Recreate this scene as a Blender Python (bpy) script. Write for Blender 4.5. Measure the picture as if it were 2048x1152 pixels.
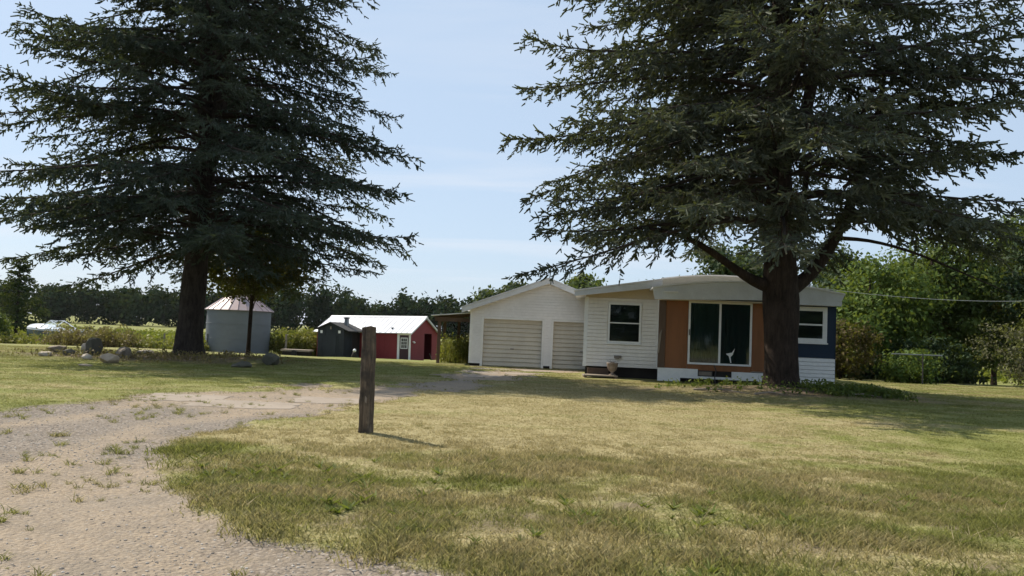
import bpy, math, random
import numpy as np
from mathutils import Vector, Matrix, Euler

for o in list(bpy.data.objects):
    bpy.data.objects.remove(o, do_unlink=True)
scene = bpy.context.scene
C = scene.collection
R = math.radians
rng = np.random.default_rng(7)
random.seed(7)

# ------------------------------------------------------------------ camera
cam_data = bpy.data.cameras.new('camera')
cam = bpy.data.objects.new('camera', cam_data)
C.objects.link(cam)
cam_data.sensor_width = 36.0
cam_data.lens = 36.0 * 1650 / 2048
cam_data.clip_start = 0.05
cam_data.clip_end = 6000
cam.matrix_world = (Matrix.Translation((0, 0, 1.4)) @ Euler((R(90 + 3.12), 0, 0)).to_matrix().to_4x4()
                    @ Matrix.Rotation(R(2.4), 4, 'Z'))
scene.camera = cam

# ------------------------------------------------------------------ light
SUN_EL = 46.0
SUN_DIR = Vector((-0.79, 0.61, 0)).normalized()          # horizontal direction towards the sun
world = bpy.data.worlds.new('World')
scene.world = world
world.use_nodes = True
wn, wl = world.node_tree.nodes, world.node_tree.links
wn.clear()
w_out = wn.new('ShaderNodeOutputWorld')
w_bg = wn.new('ShaderNodeBackground')
w_bg.inputs['Strength'].default_value = 0.084
sky = wn.new('ShaderNodeTexSky')
sky.sky_type = 'NISHITA'
sky.sun_disc = False
sky.sun_elevation = R(SUN_EL)
sky.sun_rotation = math.atan2(SUN_DIR.x, SUN_DIR.y)
sky.altitude = 200
sky.air_density = 1.0
sky.dust_density = 0.9
sky.ozone_density = 1.2
# thin cirrus all over the dome
tc = wn.new('ShaderNodeTexCoord')
sep = wn.new('ShaderNodeSeparateXYZ')
wl.new(tc.outputs['Generated'], sep.inputs[0])
addz = wn.new('ShaderNodeMath'); addz.operation = 'MAXIMUM'; addz.inputs[1].default_value = 0.0
wl.new(sep.outputs['Z'], addz.inputs[0])
addz2 = wn.new('ShaderNodeMath'); addz2.operation = 'ADD'; addz2.inputs[1].default_value = 0.12
wl.new(addz.outputs[0], addz2.inputs[0])
dx = wn.new('ShaderNodeMath'); dx.operation = 'DIVIDE'
wl.new(sep.outputs['X'], dx.inputs[0]); wl.new(addz2.outputs[0], dx.inputs[1])
dy = wn.new('ShaderNodeMath'); dy.operation = 'DIVIDE'
wl.new(sep.outputs['Y'], dy.inputs[0]); wl.new(addz2.outputs[0], dy.inputs[1])
cmb = wn.new('ShaderNodeCombineXYZ')
wl.new(dx.outputs[0], cmb.inputs[0]); wl.new(dy.outputs[0], cmb.inputs[1])
mp = wn.new('ShaderNodeMapping')
mp.inputs['Rotation'].default_value = (0, 0, R(-35))
mp.inputs['Scale'].default_value = (0.55, 1.7, 1)
mp.inputs['Location'].default_value = (3.3, 1.1, 0)
wl.new(cmb.outputs[0], mp.inputs[0])
cn = wn.new('ShaderNodeTexNoise'); cn.inputs['Scale'].default_value = 0.9
cn.inputs['Detail'].default_value = 6; cn.inputs['Roughness'].default_value = 0.55
cn.inputs['Distortion'].default_value = 0.6
wl.new(mp.outputs[0], cn.inputs['Vector'])
cr = wn.new('ShaderNodeMapRange')
cr.inputs['From Min'].default_value = 0.52; cr.inputs['From Max'].default_value = 0.85
cr.inputs['To Max'].default_value = 0.6
wl.new(cn.outputs['Fac'], cr.inputs['Value'])
cmx = wn.new('ShaderNodeMix'); cmx.data_type = 'RGBA'
wl.new(cr.outputs[0], cmx.inputs['Factor'])
veil = wn.new('ShaderNodeMix'); veil.data_type = 'RGBA'      # even high haze over the whole dome
veil.inputs['Factor'].default_value = 0.80
wl.new(sky.outputs[0], veil.inputs['A'])
veil.inputs['B'].default_value = (3.35, 4.15, 5.2, 1)
wl.new(veil.outputs['Result'], cmx.inputs['A'])
cmx.inputs['B'].default_value = (5.2, 5.4, 5.8, 1)
wl.new(cmx.outputs['Result'], w_bg.inputs['Color'])
wl.new(w_bg.outputs[0], w_out.inputs[0])

sun_data = bpy.data.lights.new('sun', 'SUN')
sun_data.energy = 3.6
sun_data.angle = R(0.53)
sun_data.color = (1.0, 0.91, 0.77)
sun = bpy.data.objects.new('sun', sun_data)
C.objects.link(sun)
sun_vec = Vector((SUN_DIR.x * math.cos(R(SUN_EL)), SUN_DIR.y * math.cos(R(SUN_EL)), math.sin(R(SUN_EL))))
sun.rotation_euler = sun_vec.to_track_quat('Z', 'Y').to_euler()
sun.location = (-60, 48, 80)

scene.render.engine = 'CYCLES'
scene.view_settings.view_transform = 'Standard'
scene.view_settings.look = 'None'
scene.view_settings.exposure = 1.0
scene.view_settings.gamma = 1.0
scene.cycles.max_bounces = 6
scene.cycles.transparent_max_bounces = 8

# ------------------------------------------------------------------ materials
def new_mat(name):
    m = bpy.data.materials.new(name)
    m.use_nodes = True
    nt = m.node_tree
    nt.nodes.clear()
    out = nt.nodes.new('ShaderNodeOutputMaterial')
    b = nt.nodes.new('ShaderNodeBsdfPrincipled')
    nt.links.new(b.outputs[0], out.inputs[0])
    return m, nt, b, out

def N(nt, t, **kw):
    n = nt.nodes.new(t)
    for k, v in kw.items():
        if hasattr(n, k):
            setattr(n, k, v)
        else:
            n.inputs[k].default_value = v
    return n

def ramp(nt, stops, interp='LINEAR'):
    r = nt.nodes.new('ShaderNodeValToRGB')
    r.color_ramp.interpolation = interp
    el = r.color_ramp.elements
    while len(el) < len(stops):
        el.new(0.5)
    for e, (p, c) in zip(el, stops):
        e.position = p
        e.color = (*c, 1) if len(c) == 3 else c
    return r

def noise(nt, vec, scale, detail=4, rough=0.55, dist=0.0):
    n = N(nt, 'ShaderNodeTexNoise')
    n.inputs['Scale'].default_value = scale
    n.inputs['Detail'].default_value = detail
    n.inputs['Roughness'].default_value = rough
    n.inputs['Distortion'].default_value = dist
    if vec is not None:
        nt.links.new(vec, n.inputs['Vector'])
    return n

def mixc(nt, fac, a, b, mode='MIX'):
    m = nt.nodes.new('ShaderNodeMix')
    m.data_type = 'RGBA'
    m.blend_type = mode
    for sock, v in (('Factor', fac), ('A', a), ('B', b)):
        if isinstance(v, (int, float)):
            m.inputs[sock].default_value = v
        elif isinstance(v, tuple):
            m.inputs[sock].default_value = (*v, 1)
        else:
            nt.links.new(v, m.inputs[sock])
    return m.outputs['Result']

def maprange(nt, v, a, b, c=0.0, d=1.0):
    m = nt.nodes.new('ShaderNodeMapRange')
    nt.links.new(v, m.inputs[0])
    for i, x in zip((1, 2, 3, 4), (a, b, c, d)):
        m.inputs[i].default_value = x
    return m.outputs[0]

def mathn(nt, op, a, b):
    m = nt.nodes.new('ShaderNodeMath')
    m.operation = op
    for i, v in enumerate((a, b)):
        if isinstance(v, (int, float)):
            m.inputs[i].default_value = v
        else:
            nt.links.new(v, m.inputs[i])
    return m.outputs[0]

def worn(name, col, col2=None, scale=3.0, rough=0.6, stretch=(1, 1, 1), metallic=0.0, bump=0.15, spots=0.5, spec=0.3):
    """painted / weathered surface: base colour with blotches, streaks and fine relief"""
    m, nt, b, out = new_mat(name)
    geo = N(nt, 'ShaderNodeNewGeometry')
    mp_ = N(nt, 'ShaderNodeMapping')
    mp_.inputs['Scale'].default_value = stretch
    nt.links.new(geo.outputs['Position'], mp_.inputs[0])
    n1 = noise(nt, mp_.outputs[0], scale, 6, 0.6)
    n2 = noise(nt, mp_.outputs[0], scale * 9, 5, 0.6)
    col2 = col2 or tuple(c * 0.55 for c in col)
    f = maprange(nt, n1.outputs['Fac'], 0.42, 0.78, 0, spots)
    c1 = mixc(nt, f, col, col2)
    f2 = maprange(nt, n2.outputs['Fac'], 0.3, 0.7, 0.0, 0.30)
    c2 = mixc(nt, f2, c1, tuple(c * 0.7 for c in col))
    nt.links.new(c2, b.inputs['Base Color'])
    b.inputs['Roughness'].default_value = rough
    b.inputs['Metallic'].default_value = metallic
    b.inputs['Specular IOR Level'].default_value = spec
    if bump:
        bp = N(nt, 'ShaderNodeBump')
        bp.inputs['Strength'].default_value = bump
        bp.inputs['Distance'].default_value = 0.02
        nt.links.new(n2.outputs['Fac'], bp.inputs['Height'])
        nt.links.new(bp.outputs[0], b.inputs['Normal'])
    return m

def leafmat(name, stops, transl=0.35, rough=0.6, patch=None, pscale=0.5, spec=0.12):
    m, nt, b, out = new_mat(name)
    geo = N(nt, 'ShaderNodeNewGeometry')
    rp = ramp(nt, stops)
    n = noise(nt, geo.outputs['Position'], pscale, 3)
    f = mathn(nt, 'ADD', mathn(nt, 'MULTIPLY', geo.outputs['Random Per Island'], 0.6),
              mathn(nt, 'MULTIPLY', maprange(nt, n.outputs['Fac'], 0.3, 0.7), 0.4))
    nt.links.new(f, rp.inputs[0])
    colr = rp.outputs[0]
    if patch:
        n2 = noise(nt, geo.outputs['Position'], 0.42, 2)
        colr = mixc(nt, maprange(nt, n2.outputs['Fac'], 0.63, 0.74), colr, patch)
    nt.links.new(colr, b.inputs['Base Color'])
    b.inputs['Roughness'].default_value = rough
    b.inputs['Specular IOR Level'].default_value = spec
    tr = N(nt, 'ShaderNodeBsdfTranslucent')
    nt.links.new(mixc(nt, 0.55, colr, (0.22, 0.26, 0.02)), tr.inputs[0])
    mx = N(nt, 'ShaderNodeMixShader')
    mx.inputs[0].default_value = transl
    nt.links.new(b.outputs[0], mx.inputs[1])
    nt.links.new(tr.outputs[0], mx.inputs[2])
    nt.links.new(mx.outputs[0], out.inputs[0])
    return m

def barkmat(name, dark, light, scale=6.0):
    m, nt, b, out = new_mat(name)
    geo = N(nt, 'ShaderNodeNewGeometry')
    mp_ = N(nt, 'ShaderNodeMapping')
    mp_.inputs['Scale'].default_value = (1, 1, 0.22)
    nt.links.new(geo.outputs['Position'], mp_.inputs[0])
    n = noise(nt, mp_.outputs[0], scale * 2.2, 7, 0.7, 0.8)
    n2 = noise(nt, geo.outputs['Position'], scale * .35, 4, 0.6)
    rp = ramp(nt, [(0.36, dark), (0.66, light)])
    nt.links.new(mathn(nt, 'ADD', mathn(nt, 'MULTIPLY', n.outputs['Fac'], .65), mathn(nt, 'MULTIPLY', n2.outputs['Fac'], .35)), rp.inputs[0])
    nt.links.new(rp.outputs[0], b.inputs['Base Color'])
    b.inputs['Roughness'].default_value = 0.95
    b.inputs['Specular IOR Level'].default_value = 0.1
    bp = N(nt, 'ShaderNodeBump')
    bp.inputs['Strength'].default_value = 1.0
    bp.inputs['Distance'].default_value = 0.05
    nt.links.new(n.outputs['Fac'], bp.inputs['Height'])
    nt.links.new(bp.outputs[0], b.inputs['Normal'])
    return m

MAT = {}
MAT['white'] = worn('white_vinyl', (0.84, 0.83, 0.81), (0.52, 0.50, 0.45), 1.1, 0.45, (.8, 1, .8), bump=0.03, spots=.45)
MAT['cream'] = worn('cream_vinyl', (0.84, 0.80, 0.74), (0.55, 0.49, 0.40), 1.3, 0.5, (1, 1, .5), bump=0.04, spots=.45)
MAT['fascia'] = worn('grey_white_fascia', (0.66, 0.68, 0.70), (0.44, 0.44, 0.43), 2.2, 0.5, (1, 1, 1), bump=0.08, spots=.5)
MAT['fascia_tan'] = worn('tan_fascia', (0.42, 0.41, 0.36), (0.26, 0.25, 0.21), 2.2, 0.6, bump=0.1)
MAT['soffit'] = worn('yellow_tan_soffit', (0.60, 0.50, 0.36), (0.46, 0.36, 0.24), 2.0, 0.7, bump=0.1)
MAT['trim'] = worn('white_trim', (0.82, 0.82, 0.80), (0.6, 0.58, 0.52), 2.5, 0.45, bump=0.04, spots=.4)
MAT['roofwhite'] = worn('white_roof_coating', (0.80, 0.80, 0.80), (0.55, 0.54, 0.52), 1.2, 0.5, bump=0.05)
MAT['beige'] = worn('beige_garage_door', (0.60, 0.56, 0.47), (0.40, 0.36, 0.29), 1.4, 0.5, (1, 1, .6), bump=0.05, spots=.6)
MAT['orange'] = worn('orange_plywood', (0.27, 0.115, 0.05), (0.17, 0.075, 0.034), 2.4, 0.75, (2.2, 1, .3), bump=0.12, spots=.95)
MAT['navy'] = worn('navy_paint', (0.010, 0.026, 0.055), (0.008, 0.02, 0.04), 2.0, 0.6, bump=0.06)
MAT['black'] = worn('black_skirting', (0.022, 0.018, 0.016), (0.05, 0.042, 0.035), 3.0, 0.8, bump=0.2)
MAT['brown'] = worn('brown_weathered_wood', (0.13, 0.085, 0.06), (0.06, 0.04, 0.03), 3.0, 0.85, (3, 3, .5), bump=0.3)
MAT['greywood'] = worn('grey_weathered_wood', (0.27, 0.225, 0.18), (0.13, 0.105, 0.08), 4.0, 0.9, (3, 3, .5), bump=0.3)
MAT['red'] = worn('barn_red_paint', (0.21, 0.026, 0.030), (0.14, 0.02, 0.022), 1.5, 0.6, (1.5, 1.5, .4), bump=0.08)
MAT['darkred'] = worn('dark_door_paint', (0.055, 0.022, 0.028), (0.03, 0.015, 0.018), 2, 0.5, bump=0.05)
MAT['darkgreen'] = worn('dark_slate_boards', (0.018, 0.023, 0.026), (0.055, 0.065, 0.075), 1.1, 0.7, (1.5, 1.5, .8), bump=0.15, spots=.5)
MAT['shingle'] = worn('black_shingle', (0.035, 0.035, 0.037), (0.07, 0.065, 0.06), 5, 0.9, bump=0.4)
MAT['whitemetal'] = worn('white_metal_roofing', (0.80, 0.80, 0.82), (0.66, 0.66, 0.66), 1.0, 0.35, bump=0.02, spots=.3, spec=.5)
MAT['galv'] = worn('galvanized_steel', (0.165, 0.182, 0.20), (0.12, 0.13, 0.14), 1.2, 0.6, (1, 1, 2.5), metallic=0.1, bump=0.05, spots=.6)
MAT['galvroof'] = worn('pink_rusted_galvanized', (0.30, 0.25, 0.255), (0.26, 0.155, 0.14), 0.9, 0.5, (1, 1, .6), metallic=0.2, bump=0.05, spots=.75)
MAT['darkmetal'] = worn('dark_metal', (0.06, 0.06, 0.065), (0.12, 0.08, 0.05), 6, 0.5, metallic=0.5, bump=0.1)
MAT['stone'] = worn('grey_fieldstone', (0.22, 0.185, 0.145), (0.10, 0.085, 0.07), 3.5, 0.9, bump=0.6, spots=.8)
MAT['stonetan'] = worn('tan_fieldstone', (0.42, 0.34, 0.25), (0.22, 0.16, 0.11), 3.5, 0.9, bump=0.6, spots=.8)
MAT['stonepale'] = worn('pale_fieldstone', (0.42, 0.37, 0.30), (0.25, 0.21, 0.165), 3.5, 0.9, bump=0.6, spots=.7)
MAT['stonedark'] = worn('mossy_dark_stone', (0.085, 0.082, 0.062), (0.15, 0.135, 0.105), 4, 0.95, bump=0.6, spots=.6)
MAT['concrete'] = worn('old_concrete', (0.28, 0.235, 0.19), (0.19, 0.155, 0.12), 1.7, 0.9, bump=0.35, spots=.7)
MAT['boatwhite'] = worn('white_gelcoat', (0.80, 0.82, 0.85), None, 1.5, 0.25, bump=0, spots=.15, spec=.5)
MAT['boatblue'] = worn('blue_hull_paint', (0.07, 0.11, 0.17), (0.12, 0.16, 0.2), 1.5, 0.4, bump=0, spots=.4)
MAT['rubber'] = worn('black_rubber', (0.02, 0.02, 0.02), None, 4, 0.8, bump=.1)
MAT['urn'] = worn('weathered_urn', (0.20, 0.15, 0.115), (0.42, 0.36, 0.30), 5, 0.85, bump=.4, spots=.8)
MAT['wire'] = worn('pale_cable', (0.42, 0.42, 0.42), None, 2, 0.5, bump=0, spots=.2)
MAT['curtain'] = worn('teal_curtain', (0.045, 0.085, 0.078), (0.03, 0.055, 0.052), 1.6, 0.9, (1, 1, .4), bump=0.1)
MAT['interior'] = worn('dark_interior', (0.03, 0.032, 0.034), None, 2, 0.9, bump=0)

def glassmat(name, tint):
    m, nt, b, out = new_mat(name)
    nt.nodes.remove(b)
    t = N(nt, 'ShaderNodeBsdfTransparent'); t.inputs[0].default_value = (*tint, 1)
    g = N(nt, 'ShaderNodeBsdfGlossy'); g.inputs['Roughness'].default_value = 0.04
    g.inputs[0].default_value = (0.9, 0.95, 0.95, 1)
    fr = N(nt, 'ShaderNodeFresnel'); fr.inputs['IOR'].default_value = 1.5
    mx = N(nt, 'ShaderNodeMixShader')
    nt.links.new(fr.outputs[0], mx.inputs[0])
    nt.links.new(t.outputs[0], mx.inputs[1]); nt.links.new(g.outputs[0], mx.inputs[2])
    nt.links.new(mx.outputs[0], out.inputs[0])
    return m
MAT['glass'] = glassmat('window_glass', (0.75, 0.8, 0.8))

MAT['spruce_l'] = leafmat('dark_spruce_needles', [(0.0, (0.028, 0.042, 0.036)), (0.55, (0.055, 0.076, 0.062)), (1.0, (0.105, 0.128, 0.100))], 0.14, .7)
MAT['spruce_r'] = leafmat('blue_green_spruce_needles', [(0.0, (0.038, 0.048, 0.036)), (0.5, (0.080, 0.095, 0.070)), (0.85, (0.14, 0.152, 0.112)), (1.0, (0.15, 0.12, 0.075))], 0.16, .7)  # light end of the ramp raised to paint in sunlit clumps
MAT['bark'] = barkmat('spruce_bark', (0.018, 0.015, 0.013), (0.075, 0.062, 0.053))
MAT['bark_r'] = barkmat('brown_spruce_bark', (0.016, 0.012, 0.010), (0.068, 0.050, 0.040))
MAT['twigwood'] = worn('bare_twig_wood', (0.055, 0.042, 0.034), None, 4, 0.95, bump=0)
MAT['maple_dark'] = leafmat('bronze_maple_leaves', [(0.0, (0.030, 0.026, 0.014)), (0.6, (0.052, 0.050, 0.020)), (1.0, (0.085, 0.060, 0.028))], 0.25)
MAT['leaf_bright'] = leafmat('bright_green_leaves', [(0.0, (0.042, 0.075, 0.018)), (0.6, (0.088, 0.14, 0.03)), (1.0, (0.145, 0.18, 0.045))], 0.30)
MAT['leaf_mid'] = leafmat('mid_green_leaves', [(0.0, (0.038, 0.065, 0.018)), (0.6, (0.080, 0.118, 0.028)), (1.0, (0.135, 0.16, 0.042))], 0.3, patch=(0.20, 0.125, 0.02))
MAT['leaf_dark'] = leafmat('dark_green_leaves', [(0.0, (0.018, 0.035, 0.016)), (0.6, (0.035, 0.060, 0.025)), (1.0, (0.062, 0.088, 0.035))], 0.22)
MAT['leaf_olive'] = leafmat('yellow_green_leaves', [(0.0, (0.06, 0.075, 0.02)), (0.6, (0.115, 0.13, 0.03)), (1.0, (0.18, 0.17, 0.05))], 0.3)
MAT['leaf_rust'] = leafmat('rust_brown_leaves', [(0.0, (0.045, 0.032, 0.014)), (0.5, (0.085, 0.058, 0.022)), (1.0, (0.065, 0.075, 0.024))], 0.3)
MAT['leaf_far'] = leafmat('far_wood_leaves', [(0.0, (0.010, 0.020, 0.012)), (0.6, (0.021, 0.038, 0.019)), (1.0, (0.040, 0.060, 0.029))], 0.08, pscale=.08, spec=0.0)
MAT['leaf_grey'] = leafmat('grey_green_leaves', [(0.0, (0.06, 0.062, 0.035)), (1.0, (0.13, 0.125, 0.075))], .25)
MAT['weed'] = leafmat('weed_leaves', [(0.0, (0.085, 0.10, 0.025)), (0.5, (0.16, 0.165, 0.04)), (0.8, (0.24, 0.20, 0.06)), (1.0, (0.19, 0.12, 0.06))], 0.35, pscale=.7)
MAT['weed_brown'] = leafmat('dry_brush', [(0.0, (0.14, 0.10, 0.05)), (0.6, (0.22, 0.16, 0.085)), (1.0, (0.15, 0.15, 0.05))], 0.25, pscale=.7)
MAT['crop'] = leafmat('crop_leaves', [(0.0, (0.10, 0.13, 0.02)), (0.6, (0.17, 0.19, 0.035)), (1.0, (0.24, 0.22, 0.06))], 0.35, pscale=.2)

# ------------------------------------------------------------------ helpers
def tag(o, label=None, cat=None, group=None, kind=None):
    if label: o['label'] = label
    if cat: o['category'] = cat
    if group: o['group'] = group
    if kind: o['kind'] = kind
    return o

def thing(name, loc, label, cat, rot=(0, 0, 0), group=None):
    o = bpy.data.objects.new(name, None)
    C.objects.link(o)
    o.location = loc
    o.rotation_euler = rot
    o.empty_display_size = 0.2
    return tag(o, label, cat, group)

def link(name, me, mat, parent=None, loc=None):
    o = bpy.data.objects.new(name, me)
    C.objects.link(o)
    if mat is not None and not me.materials:
        me.materials.append(mat)
    if parent is not None:
        o.parent = parent
    if loc is not None:
        o.location = loc
    return o

def quadmesh(name, V, Q, smooth=False, attrs=None):
    """mesh from an (n,3) array of points and an (m,4) array of quads"""
    V = np.ascontiguousarray(V, dtype=np.float32)
    Q = np.ascontiguousarray(Q, dtype=np.int32)
    me = bpy.data.meshes.new(name)
    me.vertices.add(len(V)); me.vertices.foreach_set('co', V.ravel())
    me.loops.add(Q.size); me.loops.foreach_set('vertex_index', Q.ravel())
    me.polygons.add(len(Q)); me.polygons.foreach_set('loop_start', np.arange(len(Q), dtype=np.int32) * 4)
    if smooth:
        me.polygons.foreach_set('use_smooth', np.ones(len(Q), dtype=bool))
    for k, a in (attrs or {}).items():
        at = me.attributes.new(k, 'FLOAT', 'POINT')
        at.data.foreach_set('value', np.ascontiguousarray(a, dtype=np.float32))
    me.update(calc_edges=True)
    return me

class MB:
    """collects boxes, prisms and tubes into one mesh"""
    def __init__(s, off=(0, 0, 0)):
        s.v, s.f, s.off = [], [], Vector(off)
    def add(s, vs, fs):
        n = len(s.v)
        s.v += [Vector(p) - s.off for p in vs]
        s.f += [tuple(i + n for i in f) for f in fs]
        return s
    def box(s, x0, x1, y0, y1, z0, z1):
        return s.add([(x0, y0, z0), (x1, y0, z0), (x1, y1, z0), (x0, y1, z0), (x0, y0, z1), (x1, y0, z1), (x1, y1, z1), (x0, y1, z1)],
                     [(0, 3, 2, 1), (4, 5, 6, 7), (0, 1, 5, 4), (1, 2, 6, 5), (2, 3, 7, 6), (3, 0, 4, 7)])
    def prism_y(s, poly, y0, y1):
        """poly: (x,z) points counter-clockwise seen from -y, extruded from y0 to y1"""
        n = len(poly)
        vs = [(x, y0, z) for x, z in poly] + [(x, y1, z) for x, z in poly]
        fs = [tuple(range(n)), tuple(range(2 * n - 1, n - 1, -1))]
        fs += [((i + 1) % n, i, n + i, n + (i + 1) % n) for i in range(n)]
        return s.add(vs, fs)
    def prism_x(s, poly, x0, x1):
        n = len(poly)
        vs = [(x0, y, z) for y, z in poly] + [(x1, y, z) for y, z in poly]
        fs = [tuple(range(n)), tuple(range(2 * n - 1, n - 1, -1))]
        fs += [((i + 1) % n, i, n + i, n + (i + 1) % n) for i in range(n)]
        return s.add(vs, fs)
    def tube(s, pts, rad, n=8, cap=True):
        pts = [Vector(p) for p in pts]
        if not hasattr(rad, '__len__'):
            rad = [rad] * len(pts)
        rings = []
        for i, p in enumerate(pts):
            d = (pts[min(i + 1, len(pts) - 1)] - pts[max(i - 1, 0)]).normalized()
            u = d.cross(Vector((0, 1, 0.13))).normalized()
            w = d.cross(u).normalized()
            rings.append([p + (u * math.cos(2 * math.pi * k / n) + w * math.sin(2 * math.pi * k / n)) * rad[i] for k in range(n)])
        vs = [v for r in rings for v in r]
        fs = [(i * n + k, i * n + (k + 1) % n, (i + 1) * n + (k + 1) % n, (i + 1) * n + k)
              for i in range(len(pts) - 1) for k in range(n)]
        if cap:
            fs += [tuple(range(n - 1, -1, -1)), tuple((len(pts) - 1) * n + k for k in range(n))]
        return s.add(vs, fs)
    def lathe(s, prof, c=(0, 0, 0), n=24):
        vs, fs = [], []
        for r, z in prof:
            vs += [(c[0] + r * math.cos(2 * math.pi * k / n), c[1] + r * math.sin(2 * math.pi * k / n), c[2] + z) for k in range(n)]
        for i in range(len(prof) - 1):
            fs += [(i * n + k, i * n + (k + 1) % n, (i + 1) * n + (k + 1) % n, (i + 1) * n + k) for k in range(n)]
        return s.add(vs, fs)
    def mesh(s, name, smooth=False):
        me = bpy.data.meshes.new(name)
        me.from_pydata([tuple(v) for v in s.v], [], s.f)
        if smooth:
            me.polygons.foreach_set('use_smooth', [True] * len(me.polygons))
        me.update()
        return me
    def build(s, name, mat, parent=None, smooth=False, bevel=0.0):
        o = link(name, s.mesh(name, smooth), MAT[mat] if isinstance(mat, str) else mat, parent)
        if bevel:
            md = o.modifiers.new('bevel', 'BEVEL'); md.width = bevel; md.segments = 2; md.limit_method = 'ANGLE'
        return o

# 2-D value noise
_perm = np.random.default_rng(3).random((256, 256)).astype(np.float32)
def vnoise(x, y):
    xi, yi = np.floor(x).astype(int), np.floor(y).astype(int)
    fx, fy = x - xi, y - yi
    fx, fy = fx * fx * (3 - 2 * fx), fy * fy * (3 - 2 * fy)
    g = lambda a, b: _perm[a % 256, b % 256]
    return (g(xi, yi) * (1 - fx) + g(xi + 1, yi) * fx) * (1 - fy) + (g(xi, yi + 1) * (1 - fx) + g(xi + 1, yi + 1) * fx) * fy
def fbm(x, y, o=4):
    s, a, t = 0.0, 0.5, 0.0
    for i in range(o):
        s = s + a * vnoise(x * 2 ** i + 17 * i, y * 2 ** i + 31 * i); t += a; a *= 0.5
    return s / t
def sstep(a, b, x):
    t = np.clip((x - a) / (b - a), 0, 1)
    return t * t * (3 - 2 * t)

# ------------------------------------------------------------------ terrain
DRIVE = [(30, 3.9), (6, 4.05), (1.6, 4.45), (-0.11, 4.82), (-0.74, 5.17), (-1.45, 5.49), (-2.02, 5.89), (-2.61, 6.66), (-3.3, 7.9), (-3.75, 9.46),
         (-3.79, 11.2), (-3.2, 13.2), (-1.95, 16.6), (-0.6, 21.0), (0.6, 25.5), (2.3, 31.4), (3.2, 35.3), (-1.7, 35.3), (-1.75, 31), (-2.1, 27.6),
         (-2.9, 24.7), (-4.1, 22.2), (-4.9, 19.4), (-5.83, 16.9), (-6.8, 14.9), (-7.2, 13.5), (-7.3, 11.0), (-8.5, 8.0), (-12, 6.2), (-40, 5.6), (-40, -12), (30, -12)]
def poly_sd(x, y, poly):
    """signed distance to a polygon (positive inside)"""
    x = np.asarray(x, float); y = np.asarray(y, float)
    d = np.full(x.shape, 1e9); ins = np.zeros(x.shape, bool)
    for (x0, y0), (x1, y1) in zip(poly, poly[1:] + poly[:1]):
        ex, ey = x1 - x0, y1 - y0
        t = np.clip(((x - x0) * ex + (y - y0) * ey) / (ex * ex + ey * ey), 0, 1)
        d = np.minimum(d, np.hypot(x - x0 - t * ex, y - y0 - t * ey))
        c = ((y0 > y) != (y1 > y))
        with np.errstate(divide='ignore', invalid='ignore'):
            ins ^= c & (x < (x1 - x0) * (y - y0) / (y1 - y0 + 1e-12) + x0)
    return np.where(ins, d, -d)
def f_drive(x, y):
    sd = poly_sd(x, y, DRIVE)
    sd = sd - np.clip((fbm(x * .8 + 70, y * .55 + 3, 4) - .42) * 9, 0, 2.5) * sstep(15.5, 19, y)
    return sstep(-0.28, 0.12, sd + ((fbm(x * 1.3, y * 1.3) - 0.5) * 1.0 + (fbm(x * 5, y * 5, 2) - 0.5) * 0.45) * np.clip(y / 14, .45, 1))
def gs(x, y, cx, cy, rx, ry):
    return np.exp(-((x - cx) / rx) ** 2 - ((y - cy) / ry) ** 2)
def height(x, y):
    x = np.asarray(x, float); y = np.asarray(y, float)
    z = -1.05 * sstep(31, 70, y)
    z = z + (fbm(x * 0.16, y * 0.16, 3) - 0.5) * 0.16 * sstep(6, 12, np.hypot(x, y)) * (1 - sstep(60, 140, y))
    z = z + (fbm(x * 0.9 + 9, y * 0.9, 3) - 0.5) * 0.05
    z = z + 0.10 * gs(x, y, -12.0, 31, 2.6, 1.6) + 0.20 * gs(x, y, -9.0, 28.5, 1.2, 0.8) + 0.05 * gs(x, y, -14.4, 28.0, 2.6, 1.6)
    z = z + 0.16 * gs(x, y, 7.9, 23.9, 3.2, 1.3)
    z = z + 0.03 * gs(x, y, -1.8, 10.7, 1.0, 0.7)
    z = z - 0.05 * f_drive(x, y) * (1 - sstep(30, 36, y))
    # flat pads under the buildings
    for cx, cy, rx, ry, zz in ((8, 34, 4.5, 8, 0.0), (4.0, 35, 3, 8, -0.03), (1.5, 40, 4.6, 5.5, -0.06)):
        k = sstep(1.35, 0.95, np.maximum(np.abs(x - cx) / rx, np.abs(y - cy) / ry))
        z = z * (1 - k) + zz * k
    return z
def hz(x, y):
    return float(height(np.array([x]), np.array([y]))[0])
def f_dry(x, y):
    d = 0.35 + 1.0 * gs(x, y, 0.5, 13, 4.5, 6.5) + 0.75 * gs(x, y, 1.5, 21, 5, 6) - 0.5 * gs(x, y, 8.5, 13, 3.0, 6) - 0.20 * gs(x, y, 1.5, 6.6, 6, 2.4)
    d = d - 0.35 * gs(x, y, -8, 24, 9, 8) - 0.45 * gs(x, y, -7, 44, 6, 9) + 0.35 * gs(x, y, -2, 10.5, 3, 1.4) - 0.25 * gs(x, y, -4.2, 12.2, 1.4, 2.4)
    d = d + (fbm(x * 0.33, y * 0.45) - 0.5) * 1.0 + (fbm(x * 1.7, y * 2.6, 4) - 0.5) * 1.5
    d = d - .8 * sstep(58, 66, y)
    return np.clip(d, 0, 1)
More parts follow.
